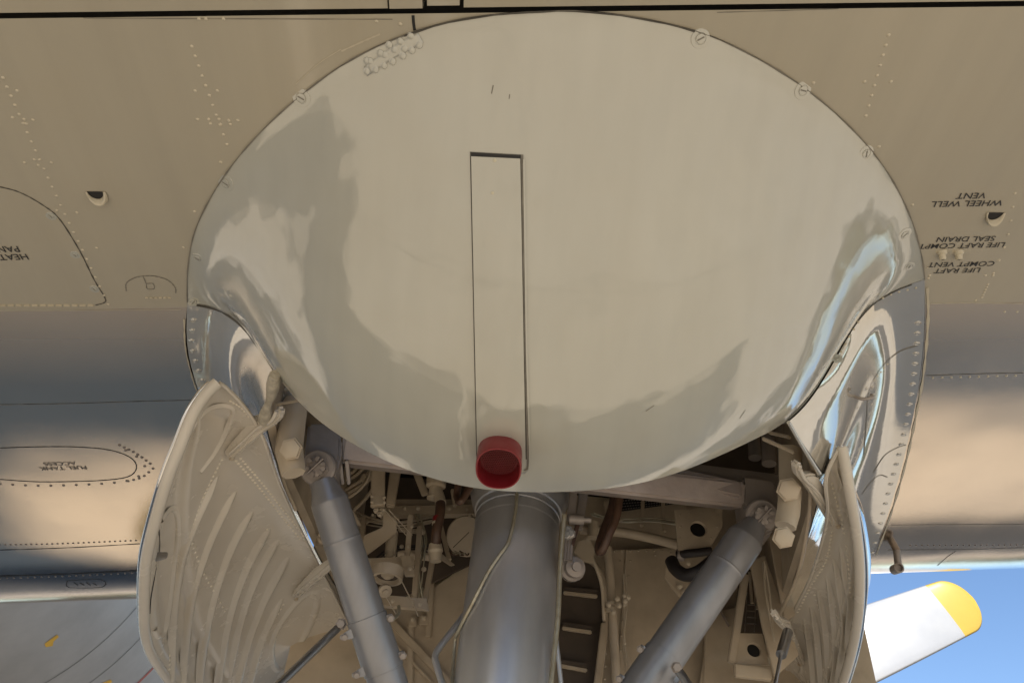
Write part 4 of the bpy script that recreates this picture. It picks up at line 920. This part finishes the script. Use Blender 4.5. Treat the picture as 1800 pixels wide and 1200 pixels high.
def brace(pin, low_px, low_y, rr, lab, facing, sleeve, s):
    low = P(*low_px, low_y); d = (low - pin).normalized(); L = (low - pin).length
    end = pin + d * L * 1.35
    b = lathe('side_brace', pin + d * .03, d, [(0, rr * .62), (.03, rr * .8), (.055, rr), (.15, rr), (.152, rr * 1.02), (.156, rr), (sleeve - .001, rr), (sleeve, rr * 1.05), (sleeve + .125, rr * 1.05), (sleeve + .126, rr * .99), (L * 1.35, rr * .99)], 'brace_paint', plane_e, 40, lab)
    nrm = facing; e = pin + Vector(nrm) * .0
    eye = lathe('brace_eye', pin - Vector(nrm) * .02, nrm, [(0, .043), (.03, .043), (.034, .039)], 'forging', b, 28)
    nut = lathe('castle_nut', pin + Vector(nrm) * .012, nrm, [(0, .030), (.006, .030), (.006, .024), (.018, .024), (.02, .020), (.02, .001)], 'forging', b, 6)
    V_ = Vector(nrm).normalized(); a = V_.orthogonal().normalized(); c = V_.cross(a)
    for k in range(6):
        th = math.pi / 3 * (k + .5); q = pin + V_ * .032 + (a * math.cos(th) + c * math.sin(th)) * .019
        beam('nut_lug', q - V_ * .004, q + V_ * .006, .010, .012, 'forging', b, up=a * math.cos(th) + c * math.sin(th), bev=.0015)
    tube('cotter_pin', [pin + V_ * .036 - a * .026, pin + V_ * .037 + a * .026], .0028, 'forging', b, 8)
    # clamp sleeve with bolted lugs
    side = (d.cross((CAM - pin).normalized())).normalized() * s
    for k in (.018, .105):
        q = pin + d * (sleeve + .03 + k) + (-side) * rr * 1.12 + (CAM - pin).normalized() * rr * .25
        lathe('clamp_lug', q + side * .004 - d * .008, d, [(0, .010), (.016, .010)], 'brace_paint', b, 12); put('clamp_bolt', HW['hex_dark'], q + (CAM - pin).normalized() * .01, (CAM - pin).normalized(), b, .3, .6)
        q2 = pin + d * (sleeve + .03 + k) + side * rr * 1.05 + (CAM - pin).normalized() * rr * .5
        plate('clamp_ear', [q2 - d * .012 - side * .008, q2 + d * .012 - side * .008, q2 + d * .006 + side * .022, q2 - d * .005 + side * .024], .006, 'brace_paint', b)
        put('clamp_bolt', HW['hex_dark'], q2 + side * .013 + (CAM - pin).normalized() * .004, (CAM - pin).normalized(), b, 0, .55)
    q3 = pin + d * (sleeve + .09) + side * (rr + .042) + (CAM - pin).normalized() * rr * .4
    return b, d, q3
fn = Vector((-.05, -.9, -.42)).normalized()
bl, dl, ql = brace(PL_, (682, 1200), 2.02, .0445, 'grey tubular brace slanting down from the left pin', fn, .335, 1)
br, dr, qr = brace(PR_, (1136, 1200), 2.06, .0485, 'grey tubular brace slanting down from the right pin', fn, .43, -1)
ql, qr = P(603, 1094, 2.0), P(1193, 1172, 2.0)
tube('door_rod', [P(601, 1096, 1.98), P(545, 1150, 1.93), P(470, 1222, 1.86)], .0095, 'steel', bl, 14, label='thin shiny rod from the left brace to the ribbed door')
tube('door_rod', [P(1188, 1172, 1.98), P(1200, 1188, 1.97), P(1225, 1225, 1.95)], .0105, 'steel', br, 14, label='thin shiny rod leaving the right brace')
put('rod_bolt', HW['hex_dark'], P(600, 1096, 1.965), (0, -1, -.3), bl, 0, .85); put('rod_bolt', HW['hex_dark'], P(1189, 1172, 1.965), (0, -1, -.3), br, 0, .85)
# cream retraction links beside the doors
def retraction_link(pts, y, rr, nutpx, lab, w2):
    q = [P(a, b, y) for a, b in pts]
    o = tube('retraction_link', q, rr, 'link_paint', plane_e, 8, .8, label=lab)
    for (a, b, sc) in nutpx: put('link_nut', HW['big_hex'], P(a, b, y - .035), (-.1, -.85, -.5), o, .2, sc)
    return o
retraction_link([(520, 704), (513, 745), (508, 790), (516, 832)], 1.66, [.030, .031, .031, .026], [(512, 789, .8)], 'cream painted link arm with large nut on the left', 1)
retraction_link([(1389, 790), (1390, 850), (1386, 900), (1380, 925)], 1.70, [.028, .027, .026, .024], [(1386, 860, .85), (1377, 944, .75)], 'cream painted link arm with two large nuts on the right', 1)
tube('seal_tube', [P(472, 750, 1.68), P(482, 790, 1.74), P(500, 850, 1.85), P(520, 895, 1.95)], .0055, 'well_paint', bay, 8, smoothn=5)
tube('seal_tube', [P(1425, 858, 1.7), P(1420, 920, 1.82), P(1402, 1010, 2.05), P(1368, 1085, 2.3)], .005, 'well_paint', bay, 10, smoothn=5)
tube('gas_strut', [P(1385, 1110, 2.1), P(1373, 1150, 2.05)], .013, 'steel', bay, 14); tube('gas_strut', [P(1373, 1148, 2.05), P(1360, 1215, 1.98)], .004, 'steel', bay, 10)

# ================================================================== GEAR DOORS
def sstep(a, b, t):
    t = max(0.0, min(1.0, (t - a) / (b - a))); return t * t * (3 - 2 * t)
def door(side, hinge, rim, bulge, lab, t0):
    Hh = smooth_pts(resample(catmull(hinge, 8), 120), 12); Rm = smooth_pts(resample(catmull(rim, 8), 120), 12); NU = 72; NV = 120
    root = bpy.data.objects.new('gear_door', None); link(root, plane_e, lab)
    grid = []
    for v in range(NV + 1):
        h, r_ = Hh[v], Rm[v]; ch = r_ - h
        tv = (Hh[min(v + 1, NV)] - Hh[max(v - 1, 0)]).normalized(); nb = ch.cross(tv).normalized()
        away = nb if nb.dot(h - CAM) > 0 else -nb
        row = []
        for u in range(NU + 1):
            t = u / NU; b = bulge * math.sin(math.pi * t ** .8) * min(1, v / 12 + .25)
            b += (-.011 + .026 * sstep(t0, t0 + .055, t) - .024 * sstep(.905, .96, t)) * min(1, v / 14)      # ribbed pan, smooth gutter, raised flange
            row.append((h + ch * t + away * b, away))
        grid.append(row)
    V = [p for row in grid for p, _ in row]; inn = mesh('inner_skin', V, grid_faces(NV + 1, NU + 1), 'door_paint', root, True)
    T = tree_of(inn)
    V = [p + a * .02 + Vector((side * .004, 0, 0)) for row in grid for p, a in row]; mesh('outer_skin', V, grid_faces(NV + 1, NU + 1), 'bright_metal', root, True)
    rimpts = [row[-1][0] + row[-1][1] * .010 for row in grid]; tube('rim_edge', [p - row[-1][1] * .004 for p, row in zip(rimpts, grid)], .0125, 'door_paint', root, 14)
    tube('outer_rim', [row[-1][0] + row[-1][1] * .020 + Vector((side * .004, 0, 0)) for row in grid], .006, 'bright_metal', root, 12)
    tube('hinge_edge', [row[0][0] + row[0][1] * .006 for row in grid], .0045, 'door_paint', root, 10)
    return root, T
LH = [P(390, 672, 1.46), P(425, 705, 1.52), P(450, 738, 1.585)] + [PZ(a, b, 2.478) for a, b in ((466, 775), (484, 835), (514, 905), (552, 980), (592, 1058), (650, 1180), (700, 1290))]
LR = [P(a + min(5, 5 * (y - 1.455) / .05), b, y) for a, b, y in ((386, 672, 1.455), (362, 692, 1.46), (338, 725, 1.47), (312, 780, 1.51), (290, 833, 1.56), (266, 915, 1.66), (250, 985, 1.78), (247, 1060, 1.93), (249, 1110, 2.05), (262, 1150, 2.18), (300, 1205, 2.40), (345, 1265, 2.62))]
RH = [P(1478, 786, 1.56), P(1462, 812, 1.58), P(1446, 838, 1.60)] + [PZ(a, b, 2.478) for a, b in ((1456, 885), (1449, 940), (1427, 1015), (1392, 1085), (1380, 1125), (1345, 1210), (1310, 1290))]
RR_ = [P(a - min(8, 8 * (y - 1.56) / .05), b, y) for a, b, y in ((1481, 786, 1.56), (1490, 815, 1.58), (1500, 855, 1.62), (1511, 910, 1.70), (1518, 960, 1.78), (1521, 1010, 1.87), (1519, 1070, 1.99), (1510, 1130, 2.13), (1497, 1180, 2.27), (1478, 1235, 2.43), (1455, 1290, 2.62))]
dL, DLT = door(-1, LH, LR, .075, 'large ribbed cream gear door hanging open on the left', .765)
dR, DRT = door(1, RH, RR_, .05, 'ribbed cream gear door hanging open on the right, in shade', .70)
def pressed_strip(name, T, pxs, parent, half_px, hgt, open_end=False, loop=False, m='door_paint'):
    h = hits(T, px_path(pxs, 8))
    if len(h) < 6: return None
    pts = smooth_pts([p for p, _ in h], 24); nrs = smooth_pts([n for _, n in h], 24); N = len(pts); V = []; K = 10
    for i, p in enumerate(pts):
        t = (pts[min(i + 1, N - 1)] - pts[max(i - 1, 0)]).normalized(); n_ = (nrs[i] - t * nrs[i].dot(t)).normalized(); sd = t.cross(n_)
        f = 1.0 if loop else min(1, (i + .15) / 6, 1 if open_end else (N - 1 - i + .15) / 6); f = math.sin(f * math.pi / 2)
        w_ = half_px * scale_at(p) * (.45 + .55 * f)
        for k in range(K + 1):
            x = -1 + 2 * k / K; V.append(p + sd * (x * w_) + n_ * (hgt * f * math.cos(x * math.pi / 2) ** 2 * 1.1 - .0012))
    return mesh(name, V, grid_faces(N, K + 1), m, parent, True)
def bead(T, pxs, parent, half=11): pressed_strip('stiffening_bead', T, pxs, parent, half, .0115, pxs[-1][1] > 1195)
for b in ([(385, 835), (352, 895), (325, 965), (309, 1040), (304, 1110), (301, 1205)], [(416, 862), (382, 920), (352, 995), (335, 1070), (326, 1140), (321, 1205)], [(445, 898), (415, 945), (388, 1010), (369, 1080), (357, 1145), (350, 1205)],
          [(475, 928), (443, 980), (415, 1045), (397, 1115), (383, 1205)], [(490, 948), (462, 993), (434, 1055), (415, 1125), (399, 1205)], [(508, 978), (478, 1030), (452, 1085), (432, 1145), (416, 1205)], [(497, 1050), (472, 1098), (452, 1150), (438, 1205)]):
    bead(DLT, b, dL)
for b in ([(1464, 980), (1478, 1040), (1482, 1110), (1474, 1205)], [(1452, 1010), (1465, 1070), (1469, 1130), (1464, 1205)], [(1436, 1035), (1450, 1095), (1456, 1150), (1454, 1205)], [(1424, 1065), (1437, 1120), (1444, 1205)], [(1412, 1085), (1424, 1140), (1431, 1205)], [(1476, 960), (1490, 1030), (1494, 1090), (1488, 1160)]):
    bead(DRT, b, dR, 7)
rivets('door_rivets', hits(DLT, dotted([(390, 808), (355, 880), (330, 960), (312, 1040), (301, 1100), (297, 1200)], 7.5) + dotted([(415, 810), (450, 850), (490, 900), (530, 950)], 6) + dotted([(423, 806), (458, 846), (498, 896), (536, 944)], 6) + dotted([(405, 705), (425, 718), (440, 735)], 6) + dotted([(338, 955), (355, 1000), (380, 1045), (398, 1078)], 8) + dotted([(470, 930), (440, 1000), (420, 1050)], 10) + dotted([(498, 1062), (472, 1110), (450, 1180)], 9)), .0042, 'cream_rivet', dL)
rivets('door_rivets', hits(DRT, dotted([(1462, 935), (1452, 985), (1425, 1030), (1402, 1075)], 6) + dotted([(1488, 960), (1494, 1030), (1493, 1100), (1484, 1160)], 8) + dotted([(1432, 1045), (1448, 1100), (1458, 1190)], 9) + dotted([(1462, 850), (1475, 900), (1485, 940)], 8)), .004, 'cream_rivet', dR)
def pressed(T, loop, parent, r_=.006): pressed_strip('pressed_edge', T, loop, parent, r_ * 1100, r_ * .8, False, True)
pressed(DLT, [(283, 915), (300, 892), (312, 902), (314, 940), (306, 1000), (300, 1060), (292, 1110), (280, 1122), (272, 1105)], dL, .007)
pressed(DLT, [(480, 1165), (476, 1130), (500, 1085), (530, 1050), (552, 1038), (560, 1050), (552, 1085), (530, 1130), (505, 1165), (490, 1180), (480, 1165)], dL, .008)
pressed(DLT, [(320, 790), (345, 740), (372, 715), (405, 715), (412, 728), (385, 790), (352, 830)], dL, .006)
pressed(DRT, [(1475, 865), (1480, 850), (1492, 862), (1500, 900)], dR, .005)
pressed(DRT, [(1384, 1195), (1382, 1165), (1388, 1150), (1410, 1172), (1404, 1185)], dR, .005)
for a, b in ((249, 1080), (250, 1114)):
    p, nr = hit(DLT, a + 4, b)
    if p: lathe('bumper_hole', p + nr * .012, nr, [(0, .006), (.001, .005)], 'dark_gap', dL, 12)
h = hits(DLT, px_path([(279, 930), (280, 965), (272, 1010), (265, 1050), (263, 1078)])); ribbon('latch_slot', h, .003, 'dark_gap', dL, .001)
p, nr = hit(DLT, 276, 976)
if p: plate('latch', [p + nr * .006 + Vector(v) for v in ((-.010, 0, .01), (.014, 0, .012), (.016, 0, -.002), (-.008, 0, -.012))], .006, 'steel', dL)
# gooseneck hinge arms
def hinge_arm(poly, anchor, ridge, parent, lab):
    (a0, b0, y0), (a1, b1), T = anchor; y1 = hit(T, a1, b1)[0].y - .022; L2 = (a1 - a0) ** 2 + (b1 - b0) ** 2
    yf = lambda a, b: y0 + (y1 - y0) * ((a - a0) * (a1 - a0) + (b - b0) * (b1 - b0)) / L2
    q = [P(a, b, yf(a, b)) for a, b in poly]
    o = plate('hinge_arm', q, .022, 'door_paint', parent, bev=.006, label=lab)
    r_ = catmull([P(a, b, yf(a, b) - .003) for a, b in ridge], 6); N = len(r_)
    tube('arm_ridge', r_, [.0045 * (1 - .4 * k / N) for k in range(N)], 'door_paint', o, 10)
    return o
hinge_arm([(446, 727), (392, 790), (393, 802), (401, 808), (457, 759), (480, 744), (490, 731), (491, 717), (484, 712), (478, 727), (466, 735), (453, 736)], ((486, 722, 1.535), (402, 797), DLT), [(486, 722), (476, 740), (452, 752), (425, 777), (403, 797)], dL, 'curved upper hinge arm of the left door')
hinge_arm([(510, 1042), (515, 1053), (523, 1050), (590, 992), (599, 979), (588, 973), (572, 985), (548, 1001)], ((592, 981, 2.07), (517, 1045), DLT), [(592, 981), (570, 1000), (540, 1025), (518, 1045)], dL, 'lower hinge arm of the left door')
hinge_arm([(1401, 820), (1403, 835), (1417, 851), (1440, 884), (1468, 929), (1476, 923), (1472, 904), (1457, 873), (1441, 836), (1430, 833), (1417, 836), (1411, 827), (1413, 816), (1405, 813)], ((1406, 824, 1.56), (1469, 920), DRT), [(1406, 824), (1416, 843), (1440, 866), (1456, 895), (1468, 918)], dR, 'curved upper hinge arm of the right door')
hinge_arm([(1360, 1086), (1367, 1098), (1386, 1117), (1409, 1172), (1417, 1171), (1417, 1160), (1391, 1095), (1376, 1090), (1369, 1078)], ((1366, 1086, 2.08), (1411, 1164), DRT), [(1366, 1086), (1378, 1100), (1392, 1115), (1410, 1162)], dR, 'lower hinge arm of the right door')
for a, b, T, dd in ((404, 797, DLT, dL), (519, 1045, DLT, dL), (1410, 1162, DRT, dR), (1467, 917, DRT, dR)):
    p, nr = hit(T, a, b); put('arm_bolt', HW['bolt'], p + nr * .014, nr, dd, 0, .6)

# ================================================================== FRONT NACELLE, PROPELLER, FUSELAGE
secs = [(2.80, .22, 2.72, .78, .50), (3.0, .25, 2.72, .76, .52), (3.4, .30, 2.76, .68, .54), (3.8, .36, 2.62, .58, .46), (4.02, .40, 2.48, .44, .40)]
V = []; n = 40
for y, cx, cz, ra, rb in secs:
    for k in range(n): th = 2 * math.pi * k / n; V.append(Vector((cx + ra * math.cos(th), y, cz + rb * math.sin(th))))
Fc = [(i * n + k, i * n + (k + 1) % n, (i + 1) * n + (k + 1) % n, (i + 1) * n + k) for i in range(len(secs) - 1) for k in range(n)] + [tuple(range(n))]
mesh('engine_cowling', V, Fc, 'bright_metal', plane_e, True, 'polished engine cowling ahead of the gear bay')
HUB = Vector((.42, 4.2, 2.47))
prop = bpy.data.objects.new('propeller', None); link(prop, plane_e, 'white propeller with yellow blade tips')
lathe('spinner', HUB + Vector((0, -.16, 0)), (0, 1, 0), [(0, .40), (.2, .38), (.4, .30), (.6, .16), (.68, .01)], 'blade_white', prop, 32)
tipc = P(1712, 1052, 4.2); vec = tipc - HUB; vec.y = 0; ang0 = math.atan2(vec.z, vec.x); RAD = vec.length
def blade_mesh(r0, r1, name, m, cap):
    V = []; rows = 26; n = 18
    for i in range(rows + 1):
        r_ = r0 + (r1 - r0) * i / rows; f = r_ / RAD
        hw = (.225 - .085 * max(0, f - .5) / .5) if f > .4 else .10 + .125 * f / .4
        d = RAD - r_
        if d < .12: hw *= math.sqrt(max(0.0004, 1 - ((.12 - d) / .12) ** 2)) 
        tw = R(38) * (1 - f) + R(3); th_ = .035 * (1 - f) + .010
        for k in range(n):
            a = 2 * math.pi * k / n; x = math.cos(a) * hw; z = math.sin(a) * th_ * (1 if d > .02 else .3)
            V.append(Vector((r_, x * math.sin(tw) + z * math.cos(tw), x * math.cos(tw) - z * math.sin(tw))))
    Fc = [(i * n + k, i * n + (k + 1) % n, (i + 1) * n + (k + 1) % n, (i + 1) * n + k) for i in range(rows) for k in range(n)]
    if cap: Fc.append(tuple(rows * n + k for k in range(n)))
    me = bpy.data.meshes.new(name); me.from_pydata([tuple(v) for v in V], [], Fc); me.materials.append(MATS[m]); me.polygons.foreach_set('use_smooth', [True] * len(me.polygons)); return me
bm_ = blade_mesh(.3, RAD - .19, 'blade', 'blade_white', False); tm_ = blade_mesh(RAD - .19, RAD - .001, 'blade_tip', 'blade_yellow', True)
for k in range(4):
    Mx = Matrix.Translation(HUB) @ Matrix.Rotation(-(ang0 + k * math.pi / 2), 4, 'Y')
    b = bpy.data.objects.new('blade', bm_); b.matrix_basis = Mx; link(b, prop)
    t = bpy.data.objects.new('blade_tip', tm_); t.matrix_basis = Matrix.Identity(4); link(t, b)
FX, FZ, FR = -4.53, 4.75, 1.75
ys = [-14, -6, 0, 3, 5, 6, 7, 8, 9, 10, 11, 12.5, 14, 15, 15.6]; n = 96; V = []
for y in ys:
    k_ = 1 if y < 10 else math.sqrt(max(.01, 1 - ((y - 10) / 5.7) ** 2))
    for k in range(n): th = 2 * math.pi * k / n; V.append(Vector((FX + FR * k_ * math.cos(th), y, FZ - (1 - k_) * .3 + FR * k_ * math.sin(th))))
Fc = [(i * n + k, i * n + (k + 1) % n, (i + 1) * n + (k + 1) % n, (i + 1) * n + k) for i in range(len(ys) - 1) for k in range(n)]
fus = mesh('fuselage', V, Fc, 'fuselage_metal', plane_e, True, 'grey fuselage belly beyond the wing at lower left')
FUT = tree_of(fus)
def fring(y, wd, m, lift=.003):
    pn_ = []
    for k in range(60):
        th = R(-110 + 125 * k / 59); n_ = Vector((math.cos(th), 0, math.sin(th))); pn_.append((Vector((FX, y, FZ)) + n_ * FR, n_))
    ribbon('fuselage_seam', pn_, wd, m, fus, lift)
for px, py in ((170, 1136), (195, 1170), (262, 1180)):
    p, nr = hit(FUT, px, py)
    if p: fring(p.y, .008 if px < 200 else .035, 'seam_sealant' if px < 200 else 'mark_red')
for th in (-62,):
    n_ = Vector((math.cos(R(th)), 0, math.sin(R(th)))); ribbon('fuselage_lap', [(Vector((FX, y, FZ)) + n_ * FR, n_) for y in (3, 5, 7, 9, 9.9)], .008, 'seam_sealant', fus, .003)
for quad in (((78, 1130), (100, 1114), (103, 1118), (94, 1126), (92, 1134), (80, 1136)), ((176, 1200), (194, 1193), (197, 1196), (186, 1206))):
    q = [hit(FUT, *z) for z in quad]
    if all(z[0] is not None for z in q): mesh('yellow_mark', [p + n_ * .004 for p, n_ in q], [tuple(range(len(q)))], 'mark_yellow', fus, False)
